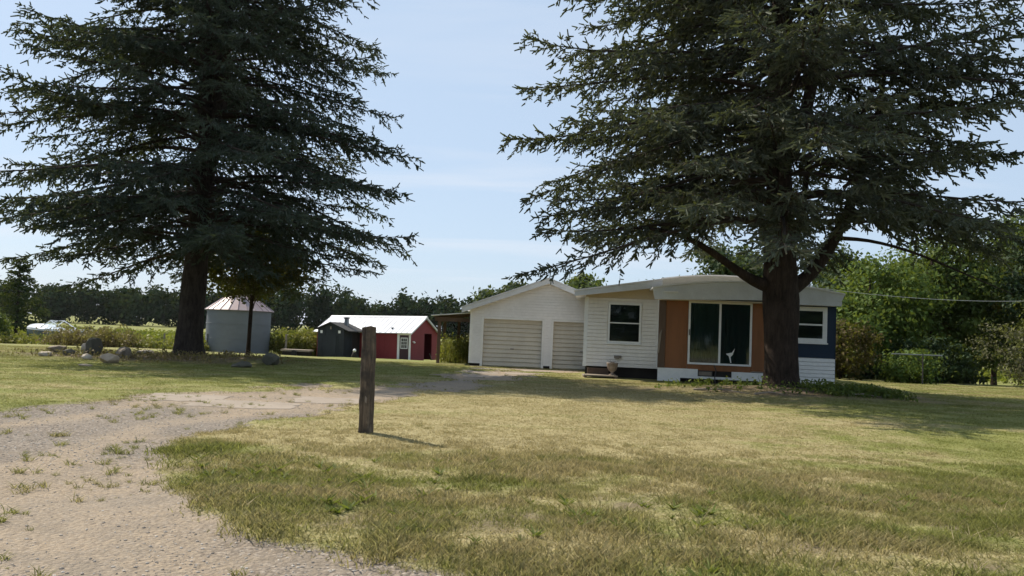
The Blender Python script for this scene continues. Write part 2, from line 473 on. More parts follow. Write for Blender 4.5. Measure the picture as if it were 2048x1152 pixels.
def f_soil(x, y):
    s = gs(x, y, -10.6, 28.9, 3.6, 1.7) + gs(x, y, 8.2, 23.3, 4.2, 1.8) + 0.7 * gs(x, y, -14.2, 27.6, 2.6, 1.7)
    s = np.clip(s * 1.5 + (fbm(x * 1.4, y * 1.4) - 0.5) * 0.9 - 0.15, 0, 1)
    v = np.clip((fbm(x * 1.9 + 60, y * 2.2, 4) - .60) * 7, 0, .8) * sstep(9.5, 7.5, y)
    return np.maximum(s, v)

def spaced(lo, hi, step, ends, grow):
    a = list(np.arange(lo, hi + 1e-6, step))
    s, v = step, hi
    while v < ends[1]:
        s *= grow; v += s; a.append(v)
    s, v = step, lo
    b = []
    while v > ends[0]:
        s *= grow; v -= s; b.append(v)
    return np.array(b[::-1] + a)
gx = spaced(-15, 16, 0.16, (-1600, 1600), 1.12)
gy = spaced(3.2, 38, 0.16, (-400, 2600), 1.10)
GX, GY = np.meshgrid(gx, gy)
gxf, gyf = GX.ravel(), GY.ravel()
GZ = height(gxf, gyf)
nx, ny = len(gx), len(gy)
idx = np.arange(nx * ny).reshape(ny, nx)
quads = np.stack([idx[:-1, :-1], idx[:-1, 1:], idx[1:, 1:], idx[1:, :-1]], -1).reshape(-1, 4)
A_drive, A_dry, A_soil = f_drive(gxf, gyf), f_dry(gxf, gyf), f_soil(gxf, gyf)
A_sd = poly_sd(gxf, gyf, DRIVE)
def f_track(sd, x, y):
    w_ = (fbm(x * .5, y * .5, 2) - .5) * .5
    return np.exp(-((sd - .95 + w_) / .30) ** 2) + np.exp(-((sd - 2.55 + w_) / .34) ** 2)
A_fine = np.clip(0.75 * f_track(A_sd, gxf, gyf) * (1 - sstep(14, 18, gyf)) + gs(gxf, gyf, -3.6, 5.6, 2.2, 1.6) + gs(gxf, gyf, -2.6, 7.4, 1.4, 1.2) + (fbm(gxf * 0.7, gyf * 0.7) - 0.5) * 0.9 + 0.15
                 + 0.9 * sstep(13.2, 15.5, gyf + 0.25 * gxf + 1.5), 0, 1)

def turf_colour(nt, dry):
    """mown-grass colour by world position; dry is a 0..1 socket"""
    geo = N(nt, 'ShaderNodeNewGeometry')
    pos = geo.outputs['Position']
    n1 = noise(nt, pos, 1.1, 5, 0.6)
    n2 = noise(nt, pos, 11.0, 4, 0.65)
    mp_ = N(nt, 'ShaderNodeMapping')
    mp_.inputs['Rotation'].default_value = (0, 0, R(7))
    mp_.inputs['Scale'].default_value = (0.09, 0.75, 0.1)
    nt.links.new(pos, mp_.inputs[0])
    n3 = noise(nt, mp_.outputs[0], 1.6, 3, 0.5, 0.4)  # mowing streaks: sheen of bent blades mixed in as turf colour
    g = ramp(nt, [(0.25, (0.118, 0.135, 0.036)), (0.5, (0.182, 0.190, 0.058)), (0.75, (0.235, 0.232, 0.090))])
    nt.links.new(n1.outputs['Fac'], g.inputs[0])
    s = ramp(nt, [(0.25, (0.22, 0.175, 0.085)), (0.5, (0.315, 0.265, 0.140)), (0.75, (0.40, 0.345, 0.20))])
    nt.links.new(n2.outputs['Fac'], s.inputs[0])
    f = mathn(nt, 'ADD', dry, mathn(nt, 'MULTIPLY', mathn(nt, 'SUBTRACT', n2.outputs['Fac'], 0.5), 1.5))
    f = mathn(nt, 'ADD', f, mathn(nt, 'MULTIPLY', mathn(nt, 'SUBTRACT', n3.outputs['Fac'], 0.5), 1.6))
    c = mixc(nt, maprange(nt, f, 0.15, 0.95, 0.0, 0.9), g.outputs[0], s.outputs[0])
    return c, n1, n2

m, nt, b, out = new_mat('ground_surface')
geo = N(nt, 'ShaderNodeNewGeometry'); pos = geo.outputs['Position']
a_dry = N(nt, 'ShaderNodeAttribute', attribute_name='dry')
a_drv = N(nt, 'ShaderNodeAttribute', attribute_name='drive')
a_soil = N(nt, 'ShaderNodeAttribute', attribute_name='soil')
a_fine = N(nt, 'ShaderNodeAttribute', attribute_name='fine')
turf, n1, n2 = turf_colour(nt, a_dry.outputs['Fac'])
n4 = noise(nt, pos, 28, 5, 0.7)
n5 = noise(nt, pos, 2.2, 5, 0.6)
vor = N(nt, 'ShaderNodeTexVoronoi'); vor.inputs['Scale'].default_value = 34
nt.links.new(pos, vor.inputs['Vector'])
vsep = N(nt, 'ShaderNodeSeparateColor'); nt.links.new(vor.outputs['Color'], vsep.inputs[0])
grav = ramp(nt, [(0.0, (0.13, 0.11, 0.092)), (0.5, (0.23, 0.195, 0.16)), (1.0, (0.36, 0.315, 0.27))])
nt.links.new(vsep.outputs[0], grav.inputs[0])
grav_c = mixc(nt, maprange(nt, vor.outputs['Distance'], 0.25, 0.6, 0, 0.45), grav.outputs[0], (0.11, 0.09, 0.07))
sand = ramp(nt, [(0.3, (0.20, 0.155, 0.110)), (0.5, (0.31, 0.245, 0.175)), (0.72, (0.38, 0.315, 0.235))])
nt.links.new(n4.outputs['Fac'], sand.inputs[0])
sandf = maprange(nt, mathn(nt, 'ADD', a_fine.outputs['Fac'], mathn(nt, 'MULTIPLY', mathn(nt, 'SUBTRACT', n5.outputs['Fac'], 0.5), 1.4)), 0.2, 0.75, 0.05, 0.95)
sandf = mathn(nt, 'MULTIPLY', sandf, maprange(nt, vsep.outputs[1], .25, .6, .55, 1.0))
drv = mixc(nt, sandf, grav_c, sand.outputs[0])
n6 = noise(nt, pos, 0.55, 4, 0.6)
drv = mixc(nt, maprange(nt, n5.outputs['Fac'], 0.54, 0.70, 0, 0.40), drv, (0.15, 0.12, 0.085))
drv = mixc(nt, maprange(nt, n6.outputs['Fac'], 0.45, 0.65, 0, 0.35), drv, (0.19, 0.175, 0.155))
soil = mixc(nt, n4.outputs['Fac'], (0.085, 0.062, 0.042), (0.21, 0.165, 0.115))
c = mixc(nt, a_soil.outputs['Fac'], turf, soil)
dm = maprange(nt, mathn(nt, 'ADD', a_drv.outputs['Fac'], mathn(nt, 'MULTIPLY', mathn(nt, 'SUBTRACT', n4.outputs['Fac'], 0.5), 0.7)), 0.35, 0.65)
c = mixc(nt, dm, c, drv)
nt.links.new(c, b.inputs['Base Color'])
b.inputs['Roughness'].default_value = 0.95
b.inputs['Specular IOR Level'].default_value = 0.1
bp = N(nt, 'ShaderNodeBump'); bp.inputs['Strength'].default_value = 0.7; bp.inputs['Distance'].default_value = 0.03
nt.links.new(mathn(nt, 'ADD', n4.outputs['Fac'], mathn(nt, 'MULTIPLY', vor.outputs['Distance'], -0.6)), bp.inputs['Height'])
nt.links.new(bp.outputs[0], b.inputs['Normal'])
MAT['ground'] = m

drive_face = A_drive[quads].mean(1) > 0.5
def submesh(name, sel):
    q = quads[sel]
    u, inv = np.unique(q, return_inverse=True)
    return quadmesh(name, np.stack([gxf[u], gyf[u], GZ[u]], -1), inv.reshape(-1, 4), True,
                    {'drive': A_drive[u], 'dry': A_dry[u], 'soil': A_soil[u], 'fine': A_fine[u]})
tag(link('ground', submesh('ground', ~drive_face), MAT['ground']), 'wide lawn and field, patchy dry and green', None, kind='structure')
tag(link('gravel_driveway', submesh('gravel_driveway', drive_face), MAT['ground']), 'sandy gravel driveway curving from the road to the garage', None, kind='structure')

# ------------------------------------------------------------------ buildings: shared pieces
def clap(x0, x1, z, h, y, off, proud=0.05, cover=.90):
    return MB(off).prism_x([(y, z + .004), (y, z + h * cover), (y - proud * .72, z + h * cover), (y - proud, z)], x0, x1)
def siding(parent, off, y, z0, z1, h, mat, spans, name='siding_board', cover=.90):
    """courses of lap siding; spans(z, z+h) gives the x intervals left free by openings"""
    z = z0
    while z < z1 - 0.02:
        hh = min(h, z1 - z)
        for a, b_ in spans(z, z + hh):
            if b_ - a > 0.05:
                clap(a, b_, z, hh, y, off, cover=cover).build(name, mat, parent)
        z += h
def cut(iv, holes, z0, z1):
    """x interval minus the openings that this course meets"""
    res = [iv]
    for hx0, hx1, hz0, hz1 in holes:
        if z1 > hz0 + 0.03 and z0 < hz1 - 0.03:
            nr = []
            for a, b_ in res:
                if hx1 <= a or hx0 >= b_: nr.append((a, b_))
                else:
                    if hx0 > a: nr.append((a, hx0))
                    if hx1 < b_: nr.append((hx1, b_))
            res = nr
    return res
def frame(parent, off, x0, x1, z0, z1, y, w, d, mat, name='frame'):
    return (MB(off).box(x0, x1, y - d, y, z1 - w, z1).box(x0, x1, y - d, y, z0, z0 + w)
            .box(x0, x0 + w, y - d, y, z0 + w, z1 - w).box(x1 - w, x1, y - d, y, z0 + w, z1 - w).build(name, mat, parent))
def sash_window(parent, off, x0, x1, z0, z1, y, fw, mat_frame, rail=0.05):
    w = MB(off).box(x0 + fw, x1 - fw, y - 0.006, y - 0.001, z0 + fw, z1 - fw).build('window', 'interior', parent)
    frame(w, off, x0, x1, z0, z1, y, fw, 0.06, mat_frame)
    zm = (z0 + z1) / 2
    MB(off).box(x0 + fw, x1 - fw, y - 0.045, y - 0.012, zm - rail / 2, zm + rail / 2).build('meeting_rail', mat_frame, w)
    MB(off).box(x0 + fw, x1 - fw, y - 0.022, y - 0.016, zm + rail / 2, z1 - fw).build('pane', 'glass', w)
    MB(off).box(x0 + fw, x1 - fw, y - 0.034, y - 0.028, z0 + fw, zm - rail / 2).build('pane', 'glass', w)
    MB(off).box(x0 - 0.03, x1 + 0.03, y - 0.09, y - 0.002, z0 - 0.045, z0 - 0.002).build('sill', mat_frame, w)
    return w

# ------------------------------------------------------------------ mobile home (bowed roof, orange end wall)
O = (8.0, 28.0, 0.0)
mh = thing('mobile_home', O, 'bowed-roof mobile home with orange end wall, sliding glass door and navy corner', 'mobile home', (0, 0, R(-5.4)))
MB(O).box(5.12, 10.9, 28.05, 40, 0.42, 2.80).build('wall', 'white', mh)
MB(O).box(5.25, 10.7, 28.28, 39.8, -0.1, 0.40).build('foundation', 'black', mh)
# orange plywood sheets
MB(O).box(5.30, 6.05, 28.0, 28.045, 0.44, 2.74).build('plywood_sheet', 'orange', mh)
MB(O).box(8.19, 9.22, 28.0, 28.045, 0.44, 2.74).build('plywood_sheet', 'orange', mh)
MB(O).box(6.06, 8.18, 28.004, 28.045, 0.40, 0.60).build('plywood_sheet', 'orange', mh)
# sliding door
sd = MB(O).box(6.10, 8.14, 28.02, 28.045, 0.62, 2.72).build('sliding_door', 'interior', mh)
frame(sd, O, 6.06, 8.18, 0.60, 2.75, 28.02, 0.065, 0.07, 'trim')
MB(O).box(7.085, 7.155, 27.965, 28.018, 0.665, 2.685).build('meeting_stile', 'trim', sd)
def pleat(x0, x1, z0, z1, y):
    nx_ = 40
    vs, fs = [], []
    for i in range(nx_ + 1):
        x = x0 + (x1 - x0) * i / nx_
        yy = y - 0.004 * math.sin(i * 1.35) - 0.003 * math.sin(i * 0.47)
        vs += [(x, yy, z0), (x, yy, z1)]
    fs = [(2 * i, 2 * i + 2, 2 * i + 3, 2 * i + 1) for i in range(nx_)]
    return MB(O).add(vs, fs)
pleat(6.125, 7.085, 0.665, 2.685, 28.012).build('curtain', 'curtain', sd)
pleat(7.155, 8.115, 0.665, 2.685, 28.012).build('curtain', 'curtain', sd)
MB(O).box(6.125, 7.084, 27.982, 27.988, 0.665, 2.684).build('pane', 'glass', sd)
MB(O).box(7.156, 8.115, 27.994, 27.999, 0.665, 2.684).build('pane', 'glass', sd)
MB(O).box(6.085, 6.11, 27.92, 27.95, 1.58, 1.78).build('handle', 'black', sd)
# white tear in the curtain
tm = MB(O).add([(7.50, 27.990, 0.90), (7.57, 27.990, 0.97), (7.64, 27.990, 1.20), (7.54, 27.990, 1.05), (7.34, 27.990, 1.00), (7.44, 27.990, 0.92), (7.50, 27.990, 0.70), (7.53, 27.990, 0.70)],
               [(0, 1, 2, 3), (0, 3, 4, 5), (0, 5, 6, 7)])
tear = tm.build('torn_patch', 'trim', sd)
# corner post, peeling
MB(O).box(5.06, 5.29, 27.97, 28.05, 0.44, 2.74).build('corner_post', 'brown', mh)
MB(O).add([(5.04, 27.96, 0.9), (5.10, 27.94, 0.95), (5.17, 27.93, 1.75), (5.09, 27.95, 1.6), (5.05, 28.0, 1.2)], [(0, 1, 2, 3), (0, 3, 4)]).build('peeling_strip', 'greywood', mh)
# skirt boards under the orange wall
MB(O).box(5.07, 6.42, 27.985, 28.02, 0.12, 0.437).build('skirt_board', 'white', mh)
MB(O).box(6.42, 7.55, 27.992, 28.02, 0.12, 0.20).build('skirt_board', 'white', mh)
MB(O).box(7.55, 9.20, 27.985, 28.02, 0.12, 0.398).build('skirt_board', 'white', mh)
MB(O).box(5.07, 5.83, 27.975, 28.02, -0.01, 0.118).build('skirt_board', 'white', mh)
MB(O).box(8.45, 9.20, 27.975, 28.02, -0.03, 0.118).build('skirt_board', 'white', mh)
vt = MB(O).box(6.42, 6.92, 28.0, 28.018, 0.205, 0.395).build('vent', 'greywood', mh)
frame(vt, O, 6.42, 6.92, 0.205, 0.395, 28.0, 0.03, 0.02, 'darkmetal')
MB(O).box(6.98, 7.54, 28.03, 28.05, 0.205, 0.395).build('painted_vent_opening', 'black', mh)  # black sheet painted for the shade inside the open vent
# navy corner with white window
MB(O).box(9.225, 10.93, 28.0, 28.045, 0.99, 2.735).build('painted_panel', 'navy', mh)
sash_window(mh, O, 9.32, 10.64, 1.50, 2.70, 27.998, 0.14, 'trim', 0.055)
siding(mh, O, 28.03, -0.04, 0.985, 0.128, 'white', lambda a, c_: [(9.225, 10.93)])
MB(O).box(10.905, 10.945, 28.0, 28.1, -0.02, 2.74).build('corner_trim', 'navy', mh)
siding(mh, O, 28.03, 0.20, 0.398, 0.2, 'white', lambda a, c_: [(9.2, 9.22)])
# bowed roof and fascia
def bow(x, zp, ze, xc, hw):
    return ze + (zp - ze) * (1 - ((x - xc) / hw) ** 2)
XS = [4.78 + i * (11.05 - 4.78) / 20 for i in range(21)]
top = [(x, bow(x, 3.40, 3.10, 7.92, 3.14)) for x in XS]
MB(O).prism_y([(XS[0], 2.74), (10.98, 2.90), (XS[-1] , 3.05)][0:0] + [(XS[0] + 0.08, 2.74), (10.96, 2.90)] + [(x, z) for x, z in top[::-1]], 27.46, 27.50).build('fascia', 'fascia', mh)
MB(O).box(8.9, 10.97, 27.475, 27.515, 2.735, 2.893).build('fascia_strip', 'fascia', mh)
MB(O).box(5.02, 10.93, 27.505, 28.0, 2.745, 2.775).build('soffit', 'soffit', mh)
MB(O).prism_y([(x, z + 0.005) for x, z in top] + [(x, z + 0.055) for x, z in top[::-1]], 27.40, 40.1).build('roof', 'roofwhite', mh)
MB(O).box(5.15, 5.62, 27.36, 27.44, 2.985, 3.03).build('loose_flashing', 'trim', mh)
# raised roof section further back
XB = [5.34 + i * (9.75 - 5.34) / 16 for i in range(17)]
tb = [(x, bow(x, 3.86, 3.66, 7.6, 2.3)) for x in XB]
MB(O).prism_y([(XB[0], 3.1), (XB[-1], 3.1)] + [(x, z) for x, z in tb[::-1]], 31.0, 39.9).build('raised_roof_wall', 'fascia_tan', mh)
MB(O).prism_y([(x, z + 0.003) for x, z in tb] + [(x, z + 0.045) for x, z in tb[::-1]], 30.9, 40.0).build('raised_roof', 'roofwhite', mh)
MB(O).tube([(6.95, 27.96, 0.60), (7.02, 27.94, 0.42), (6.98, 27.93, 0.2), (7.0, 27.9, -0.02)], 0.018, 6).build('downpipe', 'darkmetal', mh)

# ------------------------------------------------------------------ addition with cream siding
O = (4.0, 29.5, 0.0)
ad = thing('house_addition', O, 'cream sided addition with one dark sash window beside the orange wall', 'house', (0, 0, R(-5.4)))
MB(O).box(2.67, 5.36, 29.52, 40, 0.35, 2.80).build('wall', 'cream', ad)
siding(ad, O, 29.52, 0.35, 2.80, 0.131, 'cream', lambda a, c_: cut((2.76, 5.36), [(3.46, 4.68, 1.16, 2.66)], a, c_))
MB(O).box(2.63, 2.76, 29.475, 29.60, 0.33, 2.82).build('corner_board', 'trim', ad)
sash_window(ad, O, 3.48, 4.66, 1.20, 2.64, 29.515, 0.07, 'trim', 0.04)
MB(O).box(2.72, 5.36, 29.62, 39.8, -0.12, 0.345).build('skirting', 'black', ad)
MB(O).prism_y([(2.67, 2.80), (5.36, 2.80), (5.36, 3.33), (2.67, 2.90)], 29.50, 29.6).build('gable_panel', 'soffit', ad)
MB(O).prism_y([(2.27, 2.80), (5.32, 3.22), (5.32, 3.47), (2.27, 2.97)], 28.98, 29.02).build('fascia', 'fascia', ad)
MB(O).prism_y([(2.24, 2.975), (5.34, 3.478), (5.34, 3.53), (2.24, 3.025)], 28.95, 40.1).build('roof', 'roofwhite', ad)
MB(O).prism_y([(2.27, 2.82), (5.3, 3.24), (5.3, 3.26), (2.27, 2.84)], 29.025, 29.50).build('soffit', 'soffit', ad)
v_ = MB(O).box(3.74, 4.0, 29.44, 29.49, 0.66, 0.76).build('dryer_vent', 'greywood', ad)
MB(O).box(3.78, 3.92, 29.36, 29.44, 0.64, 0.70).build('vent_hood', 'greywood', v_)

O = (3.2, 28.95, 0.0)
st = thing('wooden_step', O, 'low brown wooden step in front of the cream siding', 'step')
for k in range(4):
    MB(O).box(2.60, 3.78, 28.60 + k * 0.19, 28.78 + k * 0.19, 0.03, 0.075).build('plank', 'greywood', st)
MB(O).box(2.63, 2.72, 28.62, 29.34, -0.06, 0.029).build('runner', 'brown', st)
MB(O).box(3.66, 3.75, 28.62, 29.34, -0.06, 0.029).build('runner', 'brown', st)
MB(O).box(2.8, 3.55, 29.40, 29.47, 0.0, 0.29).build('riser_board', 'brown', st)

O = (3.62, 28.95, 0.076)
ur = thing('urn_planter', O, 'weathered brown garden urn standing on the wooden step', 'planter')
MB(O).lathe([(0.0, 0), (0.15, 0), (0.15, 0.03), (0.07, 0.07), (0.06, 0.12), (0.17, 0.22), (0.225, 0.36), (0.235, 0.46), (0.255, 0.50), (0.25, 0.53), (0.21, 0.53), (0.19, 0.44), (0.0, 0.44)], O, 20).build('bowl', 'urn', ur, True)
dp = MB(O)
for k in range(9):
    a = k * 0.7
    dp.tube([(3.62, 28.95, 0.5), (3.62 + .08 * math.cos(a), 28.95 + .08 * math.sin(a), 0.64), (3.62 + (.16 + .02 * k) * math.cos(a), 28.95 + .16 * math.sin(a), 0.68 + 0.02 * (k % 4))], [.012, .009, .004], 4)
dp.build('dead_plant', 'greywood', ur)

ur.scale = (.82, .82, .82)

# ------------------------------------------------------------------ garage
O = (1.56, 35.5, -0.06)
ga = thing('garage', O, 'white gabled two-door garage beside the house', 'garage')
gxc, ghw, geave, gpk = 1.56, 3.33, 2.36, 3.62
MB(O).box(-1.72, -1.16, 35.54, 43, 0.06, geave).build('wall', 'white', ga)
MB(O).box(-1.72, 4.86, 35.8, 43, 0.06, geave).build('wall', 'white', ga)
def g_spans(z0, z1):
    zz = (z0 + z1) / 2
    hw = ghw if zz < geave else ghw * max(0, (gpk - zz) / (gpk - geave))
    iv = (max(gxc - hw, -1.62), min(gxc + hw, 4.75)) if zz < geave else (gxc - hw, gxc + hw)
    return cut(iv, [(-1.24, 1.46, -1, 2.05), (1.76, 4.46, -1, 2.05)], z0, z1)
siding(ga, O, 35.52, 0.05, gpk, 0.119, 'white', g_spans, cover=.84)
MB(O).prism_y([(-1.72, 2.052), (4.84, 2.052), (4.84, geave), (gxc, gpk), (-1.72, geave)], 35.522, 35.62).build('gable_wall', 'white', ga)
MB(O).box(1.40, 1.82, 35.522, 35.80, 0.06, 2.05).build('door_pier', 'white', ga)
MB(O).box(-1.74, -1.62, 35.47, 35.60, 0.05, 2.40).build('corner_board', 'trim', ga)
MB(O).box(-1.70, -1.2, 35.56, 35.8, -0.2, 0.05).build('foundation', 'black', ga)
MB(O).box(1.42, 1.80, 35.56, 35.8, -0.2, 0.05).build('foundation', 'black', ga)
for dx0, lab in ((-1.15, 'left'), (1.85, 'right')):
    dx1 = dx0 + 2.52
    d = MB(O).box(dx0, dx1, 35.66, 35.70, -0.06, 1.97).build('garage_door', 'beige', ga)
    for k in range(11):
        z = -0.05 + k * 0.1836
        MB(O).prism_x([(35.659, z + 0.004), (35.659, z + 0.180), (35.648, z + 0.180), (35.612, z + 0.05), (35.612, z + 0.022), (35.648, z + 0.004)], dx0 + 0.004, dx1 - 0.004).build('door_slat', 'beige', d)
    MB(O).box(dx0 + 1.18, dx0 + 1.34, 35.585, 35.611, 0.70, 0.73).build('handle', 'darkmetal', d)
    fr_ = MB(O)
    fr_.box(dx0 - 0.10, dx0, 35.46, 35.655, -0.06, 2.06).box(dx1, dx1 + 0.10, 35.46, 35.655, -0.06, 2.06).box(dx0, dx1, 35.463, 35.655, 1.97, 2.06)
    fr_.build('door_frame', 'trim', ga)
rk = (gpk - geave) / ghw
def g_z(x, dz):
    return gpk + 0.16 + dz - abs(x - gxc) * rk
xl, xr = gxc - 3.66, gxc + 3.66
MB(O).prism_y([(xl, g_z(xl, -0.21)), (gxc, g_z(gxc, -0.21)), (gxc, g_z(gxc, 0)), (xl, g_z(xl, 0))], 35.14, 35.18).build('fascia', 'fascia', ga)
MB(O).prism_y([(gxc + .001, g_z(gxc, -0.21)), (xr, g_z(xr, -0.21)), (xr, g_z(xr, 0)), (gxc + .001, g_z(gxc, 0))], 35.14, 35.18).build('fascia', 'fascia', ga)
MB(O).prism_y([(xl - .03, g_z(xl - .03, 0.004)), (gxc, g_z(gxc, 0.004)), (gxc, g_z(gxc, 0.05)), (xl - .03, g_z(xl - .03, 0.05))], 35.10, 43.3).build('roof_slope', 'fascia', ga)
MB(O).prism_y([(gxc + .001, g_z(gxc, 0.004)), (xr + .03, g_z(xr + .03, 0.004)), (xr + .03, g_z(xr + .03, 0.05)), (gxc + .001, g_z(gxc, 0.05))], 35.10, 43.3).build('roof_slope', 'fascia', ga)
MB(O).prism_y([(xl + .05, g_z(xl, -0.19)), (gxc, g_z(gxc, -0.17)), (xr - .05, g_z(xr, -0.19)), (xr - .05, g_z(xr, -0.165)), (gxc, g_z(gxc, -0.145)), (xl + .05, g_z(xl, -0.165))], 35.185, 35.50).build('soffit', 'soffit', ga)

# lean-to carport on the garage's left
O = (-2.6, 37.5, -0.08)
cp = thing('lean_to_shelter', O, 'open brown lean-to with pale roof on the garage side', 'shelter')
for x, y in ((-3.15, 36.7), (-3.25, 41.0), (-2.45, 39.5)):
    MB(O).box(x - 0.07, x + 0.07, y - 0.07, y + 0.07, hz(x, y) - 0.1, 1.95).build('post', 'brown', cp)
MB(O).box(-3.35, -1.76, 36.62, 36.70, 1.80, 1.97).build('beam', 'brown', cp)
MB(O).box(-3.28, -3.10, 36.71, 41.1, 1.80, 1.94).build('beam', 'brown', cp)
for k in range(6):
    y = 36.9 + k * 0.8
    MB(O).prism_y([(-3.45, 1.945), (-1.76, 2.12), (-1.76, 2.19), (-3.45, 2.015)], y, y + 0.05).build('rafter', 'brown', cp)
MB(O).prism_y([(-3.52, 2.018), (-1.76, 2.20), (-1.76, 2.235), (-3.52, 2.053)], 36.4, 41.4).build('roof_sheet', 'whitemetal', cp)

# ------------------------------------------------------------------ red shed (own axes: x along its length, y to the back)
zb = -0.72
rs = thing('red_shed', (-6.57, 55.0, zb), 'red shed with white ribbed metal roof beyond the lawn', 'shed', (0, R(-1.3), R(-22)))
L, W, EV, RG = 7.4, 3.9, 1.90, 2.92
MB().box(-L, 0, 0.0, 0.06, 0, EV).build('front_wall', 'red', rs)
MB().box(-L, 0, W - 0.06, W, 0, EV).build('rear_wall', 'red', rs)
MB().box(-L, -L + 0.06, 0.061, W - 0.061, 0, EV).build('end_wall', 'red', rs)
# right gable with open doorway
MB().prism_x([(0.061, 0), (0.061, EV), (W / 2, RG - 0.03), (W - 0.061, EV), (W - 0.061, 0), (3.05, 0), (3.05, 1.82), (1.95, 1.82), (1.95, 0)], -0.06, 0.0).build('gable_wall', 'red', rs)
MB().box(-1.6, -1.55, 0.2, W - 0.2, 0, 2.2).build('inner_partition', 'interior', rs)
for k in range(18):
    x = -L + 0.2 + k * 0.4
    MB().box(x, x + 0.03, -0.012, 0.0, 0.02, EV - 0.02).build('wall_batten', 'red', rs)
for s in (0, 1):
    n = 19
    for k in range(n):
        x0 = -L - 0.18 + k * (L + 0.36) / n
        x1 = x0 + (L + 0.36) / n - 0.004
        y0, z0_, y1, z1_ = (-0.22, EV - 0.10, W / 2, RG + 0.02) if s == 0 else (W + 0.22, EV - 0.10, W / 2, RG + 0.02)
        mb = MB()
        mb.prism_x([(y0, z0_), (y1, z1_), (y1, z1_ + 0.03), (y0, z0_ + 0.03)], x0, x1)
        mb.prism_x([(y0, z0_ + 0.029), (y1, z1_ + 0.029), (y1, z1_ + 0.062), (y0, z0_ + 0.062)], x0 + 0.002, x0 + 0.045)
        mb.build('roof_panel', 'whitemetal', rs)
MB().prism_x([(W / 2 - 0.16, RG + 0.0), (W / 2, RG + 0.09), (W / 2 + 0.16, RG + 0.0), (W / 2, RG + 0.105)], -L - 0.19, 0.19).build('ridge_cap', 'whitemetal', rs)
MB().prism_x([(-0.21, EV - 0.19), (-0.21, EV - 0.105), (W / 2, RG + 0.015), (W / 2, RG - 0.07)], 0.14, 0.165).build('barge_board', 'fascia', rs)
MB().prism_x([(W + 0.21, EV - 0.19), (W + 0.21, EV - 0.105), (W / 2 + .001, RG + 0.015), (W / 2 + .001, RG - 0.07)], 0.14, 0.165).build('barge_board', 'fascia', rs)
dr = MB().box(-0.80, -0.12, -0.035, -0.014, 0.02, 1.68).build('door', 'darkred', rs)
frame(dr, (0, 0, 0), -0.72, -0.20, 0.78, 1.52, -0.035, 0.05, 0.02, 'trim')
MB().box(-0.67, -0.25, -0.040, -0.036, 0.83, 1.47).build('pane', 'black', dr)
for k in (1, 2):
    MB().box(-0.67 + k * 0.14 - 0.012, -0.67 + k * 0.14 + 0.012, -0.052, -0.041, 0.83, 1.47).build('muntin', 'trim', dr)
    MB().box(-0.67, -0.25, -0.054, -0.042, 0.83 + k * 0.213 - 0.012, 0.83 + k * 0.213 + 0.012).build('muntin', 'trim', dr)
MB().box(-0.98, -0.81, -0.045, -0.013, 0.0, 1.82).build('door_trim', 'trim', rs)
MB().box(-0.11, 0.03, -0.045, -0.013, 0.0, 1.82).build('door_trim', 'trim', rs)
MB().box(-0.809, -0.111, -0.045, -0.013, 1.69, 1.82).build('door_trim', 'trim', rs)
MB().tube([(0.01, 0.3, 1.25), (0.12, 0.3, 1.25), (0.16, 0.3, 1.17)], [.04, .05, .08], 8).build('wall_lamp', 'trim', rs)
MB().tube([(0.01, 3.1, 0.0), (0.04, 2.7, 0.45)], .03, 6).build('leaning_board', 'greywood', rs)

ds = thing('dark_shed', (-6.57, 55.0, zb), 'small black gabled shed built against the red shed', 'shed', (0, R(-1.3), R(-22)))
bx0, bx1, by = -5.95, -3.9, -2.0
MB().box(bx0, bx1, by, -0.05, 0, 2.0).build('wall', 'darkgreen', ds)
MB().prism_y([(bx0, 2.001), (bx1, 2.001), ((bx0 + bx1) / 2, 2.40)], by, -0.05).build('gable', 'darkgreen', ds)
for k in range(7):
    x = bx0 + 0.08 + k * 0.255
    MB().box(x, x + 0.02, by - 0.015, by - 0.001, 0.03, 1.98).build('batten', 'darkgreen', ds)
xm = (bx0 + bx1) / 2
MB().prism_y([(bx0 - 0.12, 1.96), (xm, 2.42), (xm, 2.47), (bx0 - 0.12, 2.01)], by - 0.15, -0.02).build('roof_slope', 'shingle', ds)
MB().prism_y([(xm + .001, 2.42), (bx1 + 0.45, 1.83), (bx1 + 0.45, 1.88), (xm + .001, 2.47)], by - 0.15, -0.02).build('roof_slope', 'shingle', ds)
for x in (bx0 + 0.22, bx1 - 0.42):
    MB().box(x, x + 0.16, by - 0.03, by - 0.001, 1.72, 1.90).build('gable_light', 'trim', ds)
MB().box(xm - .05, xm + .05, by - 0.03, by - 0.001, 1.98, 2.16).build('gable_vent', 'greywood', ds)
MB().box(xm - 0.45, xm + 0.45, by - 0.03, by - 0.001, 0.06, 1.55).build('door', 'darkgreen', ds)
MB().box(bx1 - 0.005, bx1 + 0.012, -1.0, -0.08, 0.02, 1.75).build('painted_side_opening', 'black', ds)  # black panel, the dark of an open doorway put into its colour
ch = MB().box(-4.55, -4.33, -1.0, -0.78, 2.15, 2.72).build('chimney', 'galv', ds)
MB().box(-4.59, -4.29, -1.04, -0.74, 2.721, 2.80).build('chimney_cap', 'darkmetal', ch)

